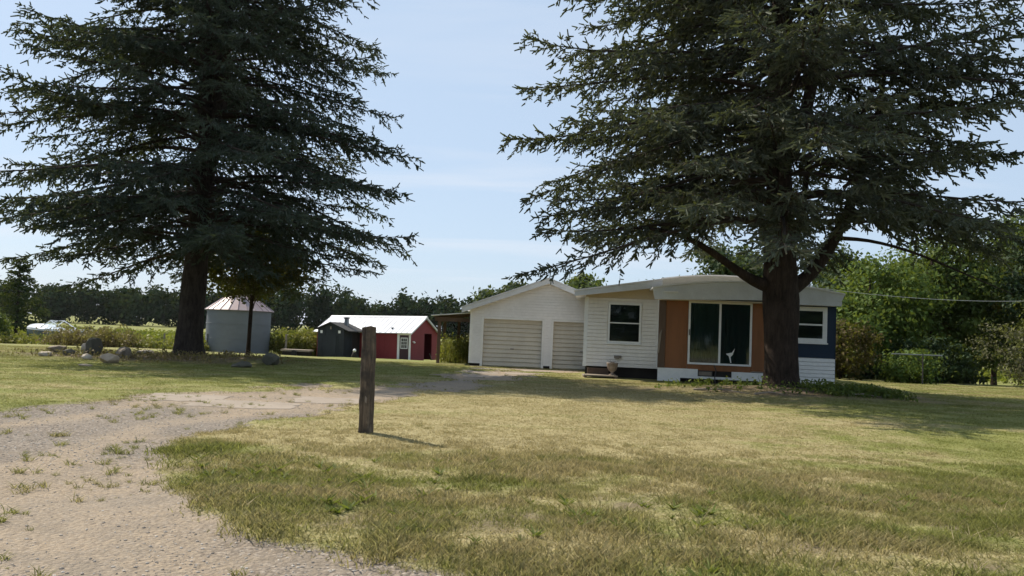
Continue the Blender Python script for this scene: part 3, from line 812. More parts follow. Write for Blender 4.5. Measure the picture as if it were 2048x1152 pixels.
# garden ornament and bits in front of the sheds
def small_thing(name, x, y, label, cat):
    return thing(name, (x, y, hz(x, y)), label, cat)
t = small_thing('garden_ornament', -9.4, 50.3, 'small dark lawn ornament with round white top by the black shed', 'ornament')
MB().lathe([(0, 0), (.16, 0), (.2, .1), (.12, .3), (.1, .36), (0, .37)], n=12).build('base', 'black', t, True)
MB().lathe([(0, .36), (.08, .39), (.11, .46), (.08, .54), (0, .57)], n=12).build('globe', 'boatwhite', t, True)
t = small_thing('trailer_bed', -13.9, 54.5, 'low dark timber trailer bed left of the black shed', 'trailer')
MB().box(-1.0, 0.9, -0.6, 0.6, 0.32, 0.44).build('deck', 'greywood', t)
MB().box(-0.9, 0.8, -0.5, 0.5, 0.08, 0.31).build('chassis', 'black', t)
for s in (-1, 1):
    MB().tube([(-0.1, s * 0.62, 0.2), (-0.1, s * 0.74, 0.2)], .2, 14).build('wheel', 'rubber', t)

# ------------------------------------------------------------------ grain bin
bxc, byc, bz = -19.05, 58.0, -0.78
gb = thing('grain_bin', (bxc, byc, bz), 'round galvanized grain bin with pinkish conical roof', 'grain bin')
prof = [(0.0, 0.0)]
z = 0.0
HT = 3.02
while z < HT:
    prof += [(2.13, z), (2.165, z + 0.05)]
    z += 0.1
prof += [(2.13, HT)]
MB().lathe(prof[1:], n=72).build('wall', 'galv', gb, True)
for zz in (1.0, 2.0):
    MB().lathe([(2.166, zz - .02), (2.18, zz - .015), (2.18, zz + .015), (2.166, zz + .02)], n=72).build('hoop', 'galv', gb)
n = 24
ru, zu, rt_, zt = 2.32, 2.96, 0.22, 4.48
for k in range(n):
    a0, a1 = 2 * math.pi * k / n + .003, 2 * math.pi * (k + 1) / n - .003
    p = lambda r, z_, a: (r * math.cos(a), r * math.sin(a), z_)
    mb = MB().add([p(ru, zu, a0), p(ru, zu, a1), p(rt_, zt, a1), p(rt_, zt, a0), p(ru, zu - .03, a0), p(ru, zu - .03, a1), p(rt_, zt - .03, a1), p(rt_, zt - .03, a0)],
                  [(0, 1, 2, 3), (7, 6, 5, 4), (4, 5, 1, 0), (6, 7, 3, 2), (5, 6, 2, 1), (7, 4, 0, 3)])
    mb.add([p(ru, zu - .01, a0 - .012), p(ru, zu - .01, a0 + .012), p(rt_, zt, a0 + .03), p(rt_, zt, a0 - .03), p(ru, zu + .05, a0), p(rt_, zt + .05, a0)],
           [(1, 2, 5, 4), (3, 0, 4, 5), (0, 1, 4), (2, 3, 5)])
    mb.build('roof_panel', 'galvroof', gb)
MB().lathe([(0.0, 4.57), (.24, 4.53), (.27, 4.43), (.23, 4.42)], n=20).build('roof_cap', 'galvroof', gb, True)
hp = Vector((0.55, -1.05, 0)); rr = hp.length
zr = zu + (ru - rr) / (ru - rt_) * (zt - zu)
MB().tube([(hp.x, hp.y, zr - .05), (hp.x * 1.06, hp.y * 1.06, zr + .10)], [.17, .17], 14).build('roof_hatch', 'darkmetal', gb)
MB().box(-1.62, -1.56, -1.50, -1.42, 0.02, 1.25).build('ladder_rail', 'darkmetal', gb)
MB().lathe([(2.19, -0.25), (2.25, -0.25), (2.25, 0.04), (2.19, 0.04)], n=40).build('foundation_ring', 'concrete', gb)

# ------------------------------------------------------------------ boat on trailer, left background
bt = thing('motorboat', (-34.0, 62.0, hz(-34, 62)), 'white decked motorboat with blue hull and windshield in the weeds', 'boat', (0, 0, R(172)))
def hull_section(x):
    t_ = (x + 2.4) / 4.8                        # stern 0, bow 1
    hw = 0.95 * (1 - max(0, (t_ - .45) / .55) ** 2.2) + .02
    keel = 0.45 + 0.30 * max(0, (t_ - .6) / .4) ** 2
    return hw, keel
vs, fs = [], []
xs = np.linspace(-2.4, 2.4, 17)
for x in xs:
    hw, kz = hull_section(x)
    sheer = 1.10 + 0.10 * ((x + 2.4) / 4.8) ** 2
    vs += [(x, -hw, sheer), (x, -hw * .88, kz + .28), (x, 0, kz), (x, hw * .88, kz + .28), (x, hw, sheer)]
for i in range(16):
    for k in range(4):
        fs.append((i * 5 + k, (i + 1) * 5 + k, (i + 1) * 5 + k + 1, i * 5 + k + 1))
fs.append((0, 1, 2, 3, 4))
MB().add(vs, fs).build('hull', 'boatblue', bt, False)
vs, fs = [], []
for x in xs:
    hw, kz = hull_section(x)
    sheer = 1.10 + 0.10 * ((x + 2.4) / 4.8) ** 2
    up = 0.30 * math.sin(max(0, min(1, (x + 0.2) / 2.6)) * math.pi) ** .7 if x > -0.2 else 0.02
    vs += [(x, -hw - .03, sheer - .05), (x, -hw - .02, sheer + .10), (x, -hw * .55, sheer + .13 + up), (x, hw * .55, sheer + .13 + up), (x, hw + .02, sheer + .10), (x, hw + .03, sheer - .05)]
for i in range(16):
    for k in range(5):
        fs.append((i * 6 + k, (i + 1) * 6 + k, (i + 1) * 6 + k + 1, i * 6 + k + 1))
fs.append((0, 1, 2, 3, 4, 5))
MB().add(vs, fs).build('deck', 'boatwhite', bt)
ws = MB().tube([(0.75, -.78, 1.30), (-0.05, -.74, 1.85), (-0.05, .74, 1.85), (0.75, .78, 1.30)], .04, 6)
ws.tube([(0.78, 0, 1.45), (-0.05, 0, 1.85)], .03, 6).tube([(-.05, -.74, 1.85), (-1.0, -.85, 1.28)], .04, 6).tube([(-.05, .74, 1.85), (-1.0, .85, 1.28)], .04, 6)
wso = ws.build('windshield_frame', 'boatwhite', bt)
MB().add([(0.73, -.75, 1.32), (-.03, -.71, 1.83), (-.03, .71, 1.83), (0.73, .75, 1.32)], [(0, 1, 2, 3)]).build('windshield_pane', 'glass', wso)
MB().box(-2.75, -2.42, -.18, .18, .6, 1.5).build('outboard_motor', 'darkmetal', bt)
tr_ = MB().box(-2.2, 3.4, -.06, .06, .36, .44).box(-1.4, -1.2, -.9, .9, .30, .36).build('boat_trailer', 'darkmetal', bt)
for s in (-1, 1):
    MB().tube([(-1.3, s * .82, .3), (-1.3, s * 1.0, .3)], .3, 16).build('wheel', 'rubber', tr_)

# ------------------------------------------------------------------ wooden gate post in the front lawn
px_, py_ = -1.80, 10.7
po = thing('gate_post', (px_, py_, hz(px_, py_) - 0.02), 'dark weathered square wooden post standing alone in the front lawn', 'post', (R(0.6), R(-0.8), R(-24)))
vs, fs = [], []
prf = []
S_ = 7
for side in range(4):
    for k in range(S_):
        u_ = k / S_ * 2 - 1
        x, y = [(u_, -1), (1, u_), (-u_, 1), (-1, -u_)][side]
        prf.append((x, y))
nr = 46
rp_ = random.Random(4)
for i in range(nr):
    z = -0.25 + i / (nr - 1) * 1.62
    w_ = 0.073 * (1.03 - 0.07 * z / 1.4)
    for k, (x, y) in enumerate(prf):
        c_ = 0.93 if abs(x) == 1 and abs(y) == 1 else 1.0
        d_ = 1 + (float(fbm(np.array([k * 0.9 + 3]), np.array([z * 5.0]), 3)[0]) - .5) * 0.22 + (-0.10 if k in (3, 9, 17) else 0)
        vs.append((x * w_ * c_ * d_, y * w_ * c_ * d_, z + (0.012 * x - .01 * y if i == nr - 1 else 0)))
m_ = len(prf)
for i in range(nr - 1):
    for k in range(m_):
        fs.append((i * m_ + k, i * m_ + (k + 1) % m_, (i + 1) * m_ + (k + 1) % m_, (i + 1) * m_ + k))
fs.append(tuple((nr - 1) * m_ + k for k in range(m_)))
m, nt, b, out = new_mat('creosoted_post_wood')
geo = N(nt, 'ShaderNodeTexCoord')
mp_ = N(nt, 'ShaderNodeMapping'); mp_.inputs['Scale'].default_value = (9, 9, 1.1)
nt.links.new(geo.outputs['Object'], mp_.inputs[0])
na = noise(nt, mp_.outputs[0], 2.2, 6, .65, .5)
nb = noise(nt, geo.outputs['Object'], 4.5, 4, .6)
rpp = ramp(nt, [(0.3, (0.030, 0.022, 0.016)), (0.5, (0.105, 0.075, 0.050)), (0.72, (0.20, 0.15, 0.10))])
nt.links.new(na.outputs['Fac'], rpp.inputs[0])
cc = mixc(nt, maprange(nt, nb.outputs['Fac'], .44, .60, 0, .8), rpp.outputs[0], (0.028, 0.022, 0.018))
nt.links.new(cc, b.inputs['Base Color']); b.inputs['Roughness'].default_value = .9
bp = N(nt, 'ShaderNodeBump'); bp.inputs['Strength'].default_value = .8; bp.inputs['Distance'].default_value = .015
nt.links.new(na.outputs['Fac'], bp.inputs['Height']); nt.links.new(bp.outputs[0], b.inputs['Normal'])
MB().add(vs, fs).build('timber', m, po)
sp_ = MB().add([(0.02, -.078, .42), (.045, -.076, .40), (.05, -.078, .47), (.025, -.079, .50)], [(0, 1, 2, 3)])
sp_.build('knot', 'greywood', po)

# ------------------------------------------------------------------ batched plant geometry
def unit(a):
    return a / np.maximum(np.linalg.norm(a, axis=-1, keepdims=True), 1e-9)
def segs(P0, P1, r0, r1, n=3):
    """tapered n-sided sticks"""
    d = unit(P1 - P0)
    ref = np.where(np.abs(d[:, 2:3]) > .9, np.array([[1., 0, 0]]), np.array([[0, 0, 1.]]))
    u = unit(np.cross(d, ref)); w = np.cross(d, u)
    a = np.arange(n) * 2 * np.pi / n
    ring = u[:, None] * np.cos(a)[None, :, None] + w[:, None] * np.sin(a)[None, :, None]
    V = np.concatenate([P0[:, None] + ring * np.reshape(r0, (-1, 1, 1)), P1[:, None] + ring * np.reshape(r1, (-1, 1, 1))], 1)
    k = np.arange(n)
    q = np.stack([k, (k + 1) % n, n + (k + 1) % n, n + k], -1)
    Q = (np.arange(len(P0)) * 2 * n)[:, None, None] + q[None]
    return V.reshape(-1, 3), Q.reshape(-1, 4)
def twigs(B, D, Ln, Wd, rg):
    """needle-covered twigs: two crossed blunt fingers each"""
    D = unit(D)
    u = unit(np.cross(D, rg.normal(size=D.shape))); w = np.cross(D, u)
    tip = B + D * Ln[:, None]
    W = Wd[:, None]
    V = np.stack([B - u * W * .75, B + u * W * .75, tip + u * W * .45 + w * W * .3, tip - u * W * .45, B - w * W * .75, B + w * W * .75, tip + w * W * .45, tip - w * W * .45 + u * W * .3], 1)
    q = np.array([[0, 1, 2, 3], [4, 5, 6, 7]])
    Q = (np.arange(len(B)) * 8)[:, None, None] + q[None]
    return V.reshape(-1, 3), Q.reshape(-1, 4)
def leaves(P, Nn, size, rg):
    """single leaf-shaped quads with given rough normals"""
    Nn = unit(Nn)
    u = unit(np.cross(Nn, rg.normal(size=Nn.shape))); w = np.cross(Nn, u)
    s = size[:, None]
    V = np.stack([P - u * s * .6, P + w * s * .38 + Nn * s * .08, P + u * s * .7, P - w * s * .38 + Nn * s * .08], 1)
    Q = (np.arange(len(P)) * 4)[:, None] + np.arange(4)[None]
    return V.reshape(-1, 3), Q
def cat_meshes(parts):
    Vs, Qs, n = [], [], 0
    for V, Q in parts:
        Vs.append(V); Qs.append(Q + n); n += len(V)
    return np.concatenate(Vs), np.concatenate(Qs)

def trunk_mesh(pts, rad, n=18, seed=0, flare=0.0, rings=40):
    """barked trunk through points, with ridges and a root flare"""
    pts = np.array(pts, float); rad = np.array(rad, float)
    s = np.linspace(0, 1, len(pts)); t_ = np.linspace(0, 1, rings) ** 1.25
    P = np.stack([np.interp(t_, s, pts[:, i]) for i in range(3)], -1)
    r = np.interp(t_, s, rad)
    a = np.arange(n) * 2 * np.pi / n
    z = P[:, 2:3] - P[0, 2]
    ridge = 1 + 0.13 * (fbm(np.repeat(a[None] * 2.2 + seed, rings, 0), np.repeat(z * 1.1, n, 1), 3) - .5) * 2
    fl = 1 + flare * np.exp(-z / 0.35) * (0.6 + 0.7 * (np.sin(a[None] * 5 + seed) * .5 + .5))
    rr_ = r[:, None] * ridge * fl
    V = np.stack([P[:, 0:1] + rr_ * np.cos(a), P[:, 1:2] + rr_ * np.sin(a), np.repeat(P[:, 2:3], n, 1)], -1).reshape(-1, 3)
    i = np.arange(rings - 1)[:, None]; k = np.arange(n)[None]
    Q = np.stack([i * n + k, i * n + (k + 1) % n, (i + 1) * n + (k + 1) % n, (i + 1) * n + k], -1).reshape(-1, 4)
    return V, Q

def spruce_crown(H, z0, prof, seed, step=0.42, nb=5.5, sp2=0.20, sp3=0.115, bare=0.15, tw=0.034, axis=lambda z: (0, 0), droop=1.0, keep=None):
    rg = np.random.default_rng(seed)
    prim, sec, TB, TD, TL, TW = [], [], [], [], [], []
    zs, z = [], z0
    while z < H - .25:
        zs.append(z); z += step * rg.uniform(.75, 1.25) * (1 - .45 * z / H)
    for z in zs:
        n_ = int(round(nb * rg.uniform(.8, 1.2)))
        az0 = rg.uniform(0, 6.28)
        for k in range(n_):
            az = az0 + k * 2 * np.pi / n_ + rg.normal(0, .25)
            zz = z + rg.normal(0, .28)
            Ln = float(np.interp(zz, *prof)) * rg.uniform(.70, 1.07)
            if keep is not None:
                Ln *= keep(az, zz)
            if Ln < .3: continue
            hd = np.array([math.cos(az), math.sin(az), 0.])
            lat = np.array([-hd[1], hd[0], 0.])
            q = zz / H
            a_ = .18 + .45 * max(0, q - .45) + float(np.clip(rg.normal(0, .11), -.13, .3))
            b_ = (-.62 - rg.uniform(0, .12)) * droop
            c_ = .36 * droop + rg.uniform(-.04, .06)
            t = np.linspace(0, 1, 9)
            wob = rg.normal(0, .05) * Ln
            ax = np.array([*axis(zz), 0.])
            P = (np.array([0, 0, zz]) + ax)[None] + hd[None] * (Ln * t)[:, None] + lat[None] * (wob * np.sin(t * 2.6))[:, None]
            P[:, 2] += Ln * (a_ * t + b_ * t * t + c_ * t ** 3)
            rb = (.010 + .0085 * Ln) * (1 - t) + .006
            prim.append((P[:-1], P[1:], rb[:-1], rb[1:]))
            # secondaries
            n2 = max(4, int(Ln * .88 / sp2))
            ts = np.repeat(np.linspace(bare, .99, n2), 2) + rg.normal(0, .012, 2 * n2)
            ts = np.clip(ts, .05, 1)
            side = np.tile([1., -1.], n2)
            base = np.stack([np.interp(ts, t, P[:, i]) for i in range(3)], -1)
            l2 = (np.minimum(1.55, .24 * Ln + .25) * (1 - .80 * ts) + .16) * rg.uniform(.55, 1.2, 2 * n2)
            l2 *= np.clip(ts / .35, .45, 1)
            ang = rg.normal(.95, .14, 2 * n2)
            tang = unit(np.gradient(P, axis=0)); tg = np.stack([np.interp(ts, t, tang[:, i]) for i in range(3)], -1)
            d2 = tg * np.cos(ang)[:, None] + lat[None] * (side * np.sin(ang))[:, None]
            d2[:, 2] += rg.normal(-.16, .30, 2 * n2)
            d2 = unit(d2)
            mid = base + d2 * (l2 * .55)[:, None]; mid[:, 2] -= .03 * l2
            end = base + d2 * l2[:, None]; end[:, 2] -= l2 * rg.uniform(.02, .30, 2 * n2)
            sec.append((base, mid, np.full(2 * n2, .008), np.full(2 * n2, .006)))
            sec.append((mid, end, np.full(2 * n2, .006), np.full(2 * n2, .003)))
            # twigs on secondaries
            n3 = np.maximum(2, (l2 / sp3).astype(int))
            j = np.repeat(np.arange(2 * n2), n3 * 2)
            m3 = len(j)
            s3 = rg.uniform(.12, 1.0, m3)
            b3 = np.where(s3[:, None] < .55, base[j] + (mid - base)[j] * (s3 / .55)[:, None], mid[j] + (end - mid)[j] * ((s3 - .55) / .45)[:, None])
            sd3 = np.where(np.arange(m3) % 2 == 0, 1., -1.)
            perp = unit(np.cross(d2[j], np.array([0, 0, 1.])))
            hang = rg.random(m3) < .42
            d3 = d2[j] * .75 + perp * (sd3 * rg.uniform(.4, .95, m3))[:, None]
            d3[:, 2] += np.where(hang, rg.uniform(-1.5, -.5, m3), rg.uniform(-.35, .15, m3))
            d3 = d3 + rg.normal(0, .22, d3.shape)
            TB.append(b3); TD.append(d3)
            TL.append(rg.uniform(.08, .20, m3) * np.where(hang, 1.2, 1)); TW.append(rg.uniform(.7, 1.25, m3) * tw)
            # tip tufts
            TB.append(end); TD.append(d2 + np.array([0, 0, .1])); TL.append(rg.uniform(.14, .26, 2 * n2)); TW.append(np.full(2 * n2, tw * 1.1))
            nt_ = max(4, int(Ln * 3.5))
            tt = rg.uniform(.55, 1.0, nt_) ** .6
            TB.append(np.stack([np.interp(tt, t, P[:, i]) for i in range(3)], -1))
            TD.append(np.stack([np.interp(tt, t, tang[:, i]) for i in range(3)], -1) + rg.normal(0, .5, (nt_, 3)))
            TL.append(rg.uniform(.12, .25, nt_)); TW.append(np.full(nt_, tw))
    cc = lambda L_, i: np.concatenate([q[i] for q in L_])
    wood = cat_meshes([segs(cc(prim, 0), cc(prim, 1), cc(prim, 2), cc(prim, 3), 5), segs(cc(sec, 0), cc(sec, 1), cc(sec, 2), cc(sec, 3), 3)])
    fol = twigs(np.concatenate(TB), np.concatenate(TD), np.concatenate(TL), np.concatenate(TW), rg)
    return wood, fol

# left spruce ---------------------------------------------------------
lx, ly = -12.0, 31.0
lz = hz(lx, ly) - 0.15
t = thing('spruce_tree', (lx, ly, lz), 'huge dark twin-stemmed spruce at the left beside the boulders', 'tree')
V, Q = trunk_mesh([(0, 0, -.1), (0.02, 0, 1.5), (.05, 0, 3.2), (.15, 0, 6), (.3, 0, 8)], [.52, .46, .43, .38, .34], 22, 1.0, .45)
link('trunk', quadmesh('trunk', V, Q, True), MAT['bark'], t)
for dxx in (-.38, .42):
    V, Q = trunk_mesh([(.3 + dxx * .15, 0, 7.4), (.3 + dxx * .7, 0, 9.5), (.3 + dxx, 0, 13), (.3 + dxx, 0, 20.3)], [.30, .25, .19, .02], 12, 2.0, 0, 24)
    link('stem', quadmesh('stem', V, Q, True), MAT['bark'], t)
prof_l = ([3.0, 4.0, 5.5, 8.0, 10.5, 13.5, 15.5, 17.5, 20.6], [5.4, 7.2, 8.1, 7.9, 7.1, 5.9, 4.2, 2.5, .3])
wood, fol = spruce_crown(20.6, 4.0, prof_l, 11, axis=lambda z: (.15 + .02 * z, 0), nb=5.6, step=.39, sp2=.25, sp3=.12, tw=.032, bare=.22)
link('branches', quadmesh('branches', *wood), MAT['twigwood'], t)
link('crown', quadmesh('crown', *fol), MAT['spruce_l'], t)
print('left spruce quads', len(fol[1]), len(wood[1]))

# right spruce --------------------------------------------------------
rx_, ry_ = 7.9, 24.0
rz_ = hz(rx_, ry_) - 0.2
t = thing('spruce_tree', (rx_, ry_, rz_), 'broad open-branched spruce with thick trunk in front of the house', 'tree')
V, Q = trunk_mesh([(0, 0, -.1), (-.03, 0, 1.5), (-.08, 0, 3.2), (-.15, 0, 5), (-.3, 0, 9), (-.3, 0, 18.4)], [.51, .47, .50, .40, .29, .03], 22, 5.0, .30, 48)
link('trunk', quadmesh('trunk', V, Q, True), MAT['bark_r'], t)
def limb(pts, rad):
    V, Q = trunk_mesh(pts, rad, 10, 3.0, 0, 26)
    link('limb', quadmesh('limb', V, Q, True), MAT['bark_r'], t)
def limb_t(pts, rad):
    mb = MB(); pts = np.array(pts)
    s = np.linspace(0, 1, len(pts)); q = np.linspace(0, 1, 14)
    P = np.stack([np.interp(q, s, pts[:, i]) for i in range(3)], -1)
    for _ in range(2):
        P[1:-1] = (P[:-2] + 2 * P[1:-1] + P[2:]) / 4
    mb.tube(P, list(np.interp(q, s, rad)), 9).build('limb', 'bark_r', t, True)
limb_t([(-.15, 0, 3.05), (-.8, -.1, 3.15), (-1.5, -.2, 3.55), (-2.5, -.4, 4.2), (-3.6, -.6, 4.6), (-5, -.9, 4.5)], [.24, .17, .12, .09, .06, .02])
limb_t([(.15, 0, 3.0), (.75, .05, 3.4), (1.35, .1, 4.2), (1.9, .15, 5.4), (2.6, .2, 7.2), (3.0, .2, 10)], [.25, .19, .17, .15, .12, .05])
limb_t([(1.55, .1, 4.6), (2.6, .2, 4.6), (4.0, .3, 4.3), (5.6, .4, 3.7), (7.0, .5, 3.2)], [.07, .05, .04, .025, .01])
limb_t([(-.15, 0, 6.5), (.4, .1, 7.6), (.85, .15, 9.5), (.95, .15, 17)], [.20, .19, .17, .03])
limb_t([(-.2, -.2, 3.6), (-.9, -1.0, 4.4), (-1.4, -2.0, 5.2), (-1.8, -3.2, 5.4)], [.12, .09, .06, .02])
limb_t([(.1, .2, 3.8), (.5, .3, 4.8), (.7, .4, 6.0), (.9, .5, 7.5)], [.12, .10, .08, .04])
prof_r = ([3.0, 4.0, 5.5, 8.0, 10.5, 13.5, 16, 18.6], [5.0, 7.2, 8.2, 8.2, 7.8, 6.0, 3.6, .4])
rk_ = np.random.default_rng(8)
def keep_r(az, z):
    if math.cos(az) > .25 and rk_.random() < .45: return 0.0
    return .92 if math.cos(az) > .25 else 0.95
wood, fol = spruce_crown(18.6, 5.0, prof_r, 29, axis=lambda z: (-.1, 0), nb=6.6, step=.40, bare=.30, sp2=.24, sp3=.12, tw=.031, keep=keep_r)
w2, f2 = spruce_crown(11.0, 5.0, ([4, 6, 9, 11], [5.2, 5.2, 4.0, .5]), 31, step=.75, nb=4, axis=lambda z: (1.3 + .22 * (z - 4), .15), bare=.25, sp3=.13, tw=.036, keep=lambda az, z: 1.0 if math.cos(az) > -.2 else 0.0)
link('branches', quadmesh('branches', *cat_meshes([wood, w2])), MAT['twigwood'], t)
link('crown', quadmesh('crown', *cat_meshes([fol, f2])), MAT['spruce_r'], t)
print('right spruce quads', len(fol[1]) + len(f2[1]), len(wood[1]) + len(w2[1]))

# young spruce far left ------------------------------------------------
xx, yy = -43.0, 72.0
t = thing('spruce_tree', (xx, yy, hz(xx, yy) - .1), 'small dark conifer at the far left edge behind the green bushes', 'tree')
V, Q = trunk_mesh([(0, 0, 0), (0, 0, 3), (0, 0, 7.4)], [.18, .12, .02], 8, 1, .2, 12)
link('trunk', quadmesh('trunk', V, Q, True), MAT['bark'], t)
wood, fol = spruce_crown(7.6, .5, ([0, 1, 3, 5, 7.6], [3.2, 3.4, 2.4, 1.4, .2]), 5, step=.5, nb=6, sp2=.3, sp3=.2, tw=.06, bare=.1, droop=.8)
link('crown', quadmesh('crown', *fol), MAT['leaf_dark'], t)

# broadleaf trees ------------------------------------------------------
def crown_leaves(c, rx, ry, rz, n_cl, n_lf, size, rg, cl=0.75, lump=0.25, low=-0.75):
    """leaf clumps through an uneven ellipsoid; c is its centre"""
    d = unit(rg.normal(size=(n_cl * 2, 3)))
    d = d[d[:, 2] > low][:n_cl]
    ph = rg.uniform(0, 6.28, 6)
    bump = 1 + lump * (np.sin(3 * d[:, 0] + ph[0]) * np.cos(2.6 * d[:, 1] + ph[1]) + .6 * np.sin(5 * d[:, 2] + 4 * d[:, 0] + ph[2])) + rg.normal(0, .07, len(d))
    r = rg.uniform(.35, 1.0, len(d)) ** .55 * bump
    cc = np.array(c)[None] + d * r[:, None] * np.array([rx, ry, rz])[None]
    j = np.repeat(np.arange(len(cc)), n_lf)
    o = rg.normal(size=(len(j), 3)); o[:, 2] *= .62
    cs = cl * rg.uniform(.6, 1.25, len(cc))
    P = cc[j] + o * (cs[j] * .5)[:, None]
    Nn = unit(o + d[j] * .6 + np.array([0, 0, .5])) + rg.normal(0, .55, (len(j), 3))
    return leaves(P, Nn, size * rg.uniform(.6, 1.35, len(j)), rg), cc
def broadleaf(name, x, y, h, r, mat, label, cat='tree', seed=0, trunk_h=.3, n_cl=120, n_lf=90, size=.17, group=None, ry=None, cl=.8, tr=.16, rzf=.5, low=-.75, lobes=1, dz=0, lean=0.0):
    rg = np.random.default_rng(seed)
    t = thing(name, (x, y, hz(x, y) - .05 + dz), label, cat, group=group)
    ry = ry or r
    parts, cs = [], []
    for k in range(lobes):
        ox, oy = (0, 0) if lobes == 1 else (rg.uniform(-.5, .5) * r, rg.uniform(-.4, .4) * ry)
        sc = 1 if lobes == 1 else rg.uniform(.55, .8)
        hh = h * (1 if k == 0 else rg.uniform(.6, .92))
        zc = hh - rzf * h * sc
        m_, cc = crown_leaves((ox + lean, oy, zc), r * sc, ry * sc, rzf * h * sc, n_cl // lobes, n_lf, size, rg, cl, low=low)
        parts.append(m_); cs.append(cc)
    link('crown', quadmesh('crown', *cat_meshes(parts)), MAT[mat], t)
    cs = np.concatenate(cs)
    zt_ = h * trunk_h
    V, Q = trunk_mesh([(0, 0, -.2), (lean * .1, 0, zt_), (lean * .6, 0, zt_ + (h - zt_) * .45), (lean, 0, h * .85)], [tr, tr * .8, tr * .5, tr * .12], 9, seed, .35, 14)
    sel = cs[rg.permutation(len(cs))[:min(46, len(cs))]]
    b0 = np.stack([np.full(len(sel), lean * .4), np.zeros(len(sel)), np.clip(sel[:, 2] - .35 * np.hypot(sel[:, 0], sel[:, 1]) - .3, zt_ * .8, h * .75)], -1)
    mid = (b0 + sel) / 2 + np.array([0, 0, .12]) * 1.0
    s1 = segs(b0, mid, np.full(len(sel), tr * .26), np.full(len(sel), tr * .15), 4)
    s2 = segs(mid, sel, np.full(len(sel), tr * .15), np.full(len(sel), tr * .04), 4)
    link('trunk', quadmesh('trunk', *cat_meshes([(V, Q), s1, s2])), MAT['bark_r'], t)
    return t

broadleaf('maple_tree', -11.35, 36.0, 5.6, 2.3, 'maple_dark', 'small bronze-leaved maple on a thin trunk in front of the grain bin', seed=3, trunk_h=.47, n_cl=110, n_lf=80, size=.15, cl=.75, tr=.095, rzf=.30, lean=.25)

G_ = 'trees along the right side of the lawn'
RT = [  # x, y, h, r, mat, label, lobes
    (18.9, 43.5, 6.6, 3.0, 'leaf_bright', 'bright green rounded tree just right of the house corner', 3),
    (23.2, 45.5, 8.4, 3.6, 'leaf_mid', 'green tree with yellowing patches right of the bright round tree', 3),
    (29.6, 47.0, 11.2, 4.4, 'leaf_dark', 'tall dark tree at the right edge of the picture', 3),
    (27.2, 40.8, 5.6, 2.4, 'leaf_olive', 'yellow green low tree at the right edge under the tall dark tree', 2),
    (17.0, 60.0, 9.4, 3.6, 'leaf_dark', 'dark tree showing behind the house roof near the mast', 2),
    (24.0, 60.0, 9.6, 4.6, 'leaf_dark', 'dark tree seen above the yellowing tree', 2),
    (34.0, 58.0, 12.0, 5.0, 'leaf_mid', 'tall tree rising behind the dark tree at the right edge', 2),
    (21.0, 52.0, 6.5, 3.4, 'leaf_dark', 'dark tree in the gap behind the bright round tree', 2),
    (27.0, 52.0, 7.5, 3.6, 'leaf_dark', 'dark tree in the gap behind the yellow green low tree', 2)]
for i, (x, y, h, r, mt, lb, lo) in enumerate(RT):
    broadleaf('broadleaf_tree', x, y, h, r, mt, lb, seed=40 + i, trunk_h=.18, n_cl=230, n_lf=95, size=.19 if y < 50 else .24, group=G_, cl=.95, rzf=.50, lobes=lo, low=-.9, tr=.2)
BU = [(15.4, 38.5, 2.7, 1.5, 'leaf_rust', 'rust brown bush beside the right house corner', 40, .14),
      (18.4, 38.0, 1.5, 1.25, 'leaf_bright', 'small bright green bush below the clothesline bar', 34, .12),
      (23.6, 37.6, 2.9, 1.9, 'leaf_grey', 'greyish thin shrub at the right lawn edge', 22, .10),
      (20.8, 41.0, 2.0, 2.0, 'leaf_dark', 'dark low bush in the shade under the yellowing tree', 44, .15),
      (16.8, 41.8, 2.3, 1.8, 'leaf_dark', 'dark low bush behind the rust brown bush', 40, .15),
      (26.6, 38.6, 2.2, 1.6, 'leaf_dark', 'dark low bush at the lawn edge, far right', 40, .15),
      (-39.0, 58.0, 2.7, 2.2, 'leaf_bright', 'green rounded bush at the far left, taller of two', 60, .16),
      (-37.0, 55.5, 1.5, 1.6, 'leaf_olive', 'low yellow green bush in front of the taller left bush', 44, .13),
      (-35.2, 56.5, 2.0, 1.0, 'leaf_mid', 'dark green bush beside the boat bow', 30, .14)]
for i, (x, y, h, r, mt, lb, ncl, sz) in enumerate(BU):
    broadleaf('bush', x, y, h, r, mt, lb, 'bush', seed=80 + i, trunk_h=.12, n_cl=ncl * 2, n_lf=60, size=sz, cl=.5, rzf=.52, tr=.05, low=-.95)
BG = [(-1.0, 108, 8.6, 4.0, 'leftmost'), (8.0, 104, 9.8, 4.0, 'middle, tallest'), (16.5, 108, 9.6, 4.6, 'rightmost')]
for i, (x, y, h, r, lb) in enumerate(BG):
    broadleaf('broadleaf_tree', x, y, h, r, 'leaf_mid' if i == 1 else 'leaf_dark', lb + ' of the three tree tops above the garage roof', seed=120 + i, trunk_h=.25, n_cl=150, n_lf=60, size=.42, cl=1.3, rzf=.42, lobes=2, tr=.2)

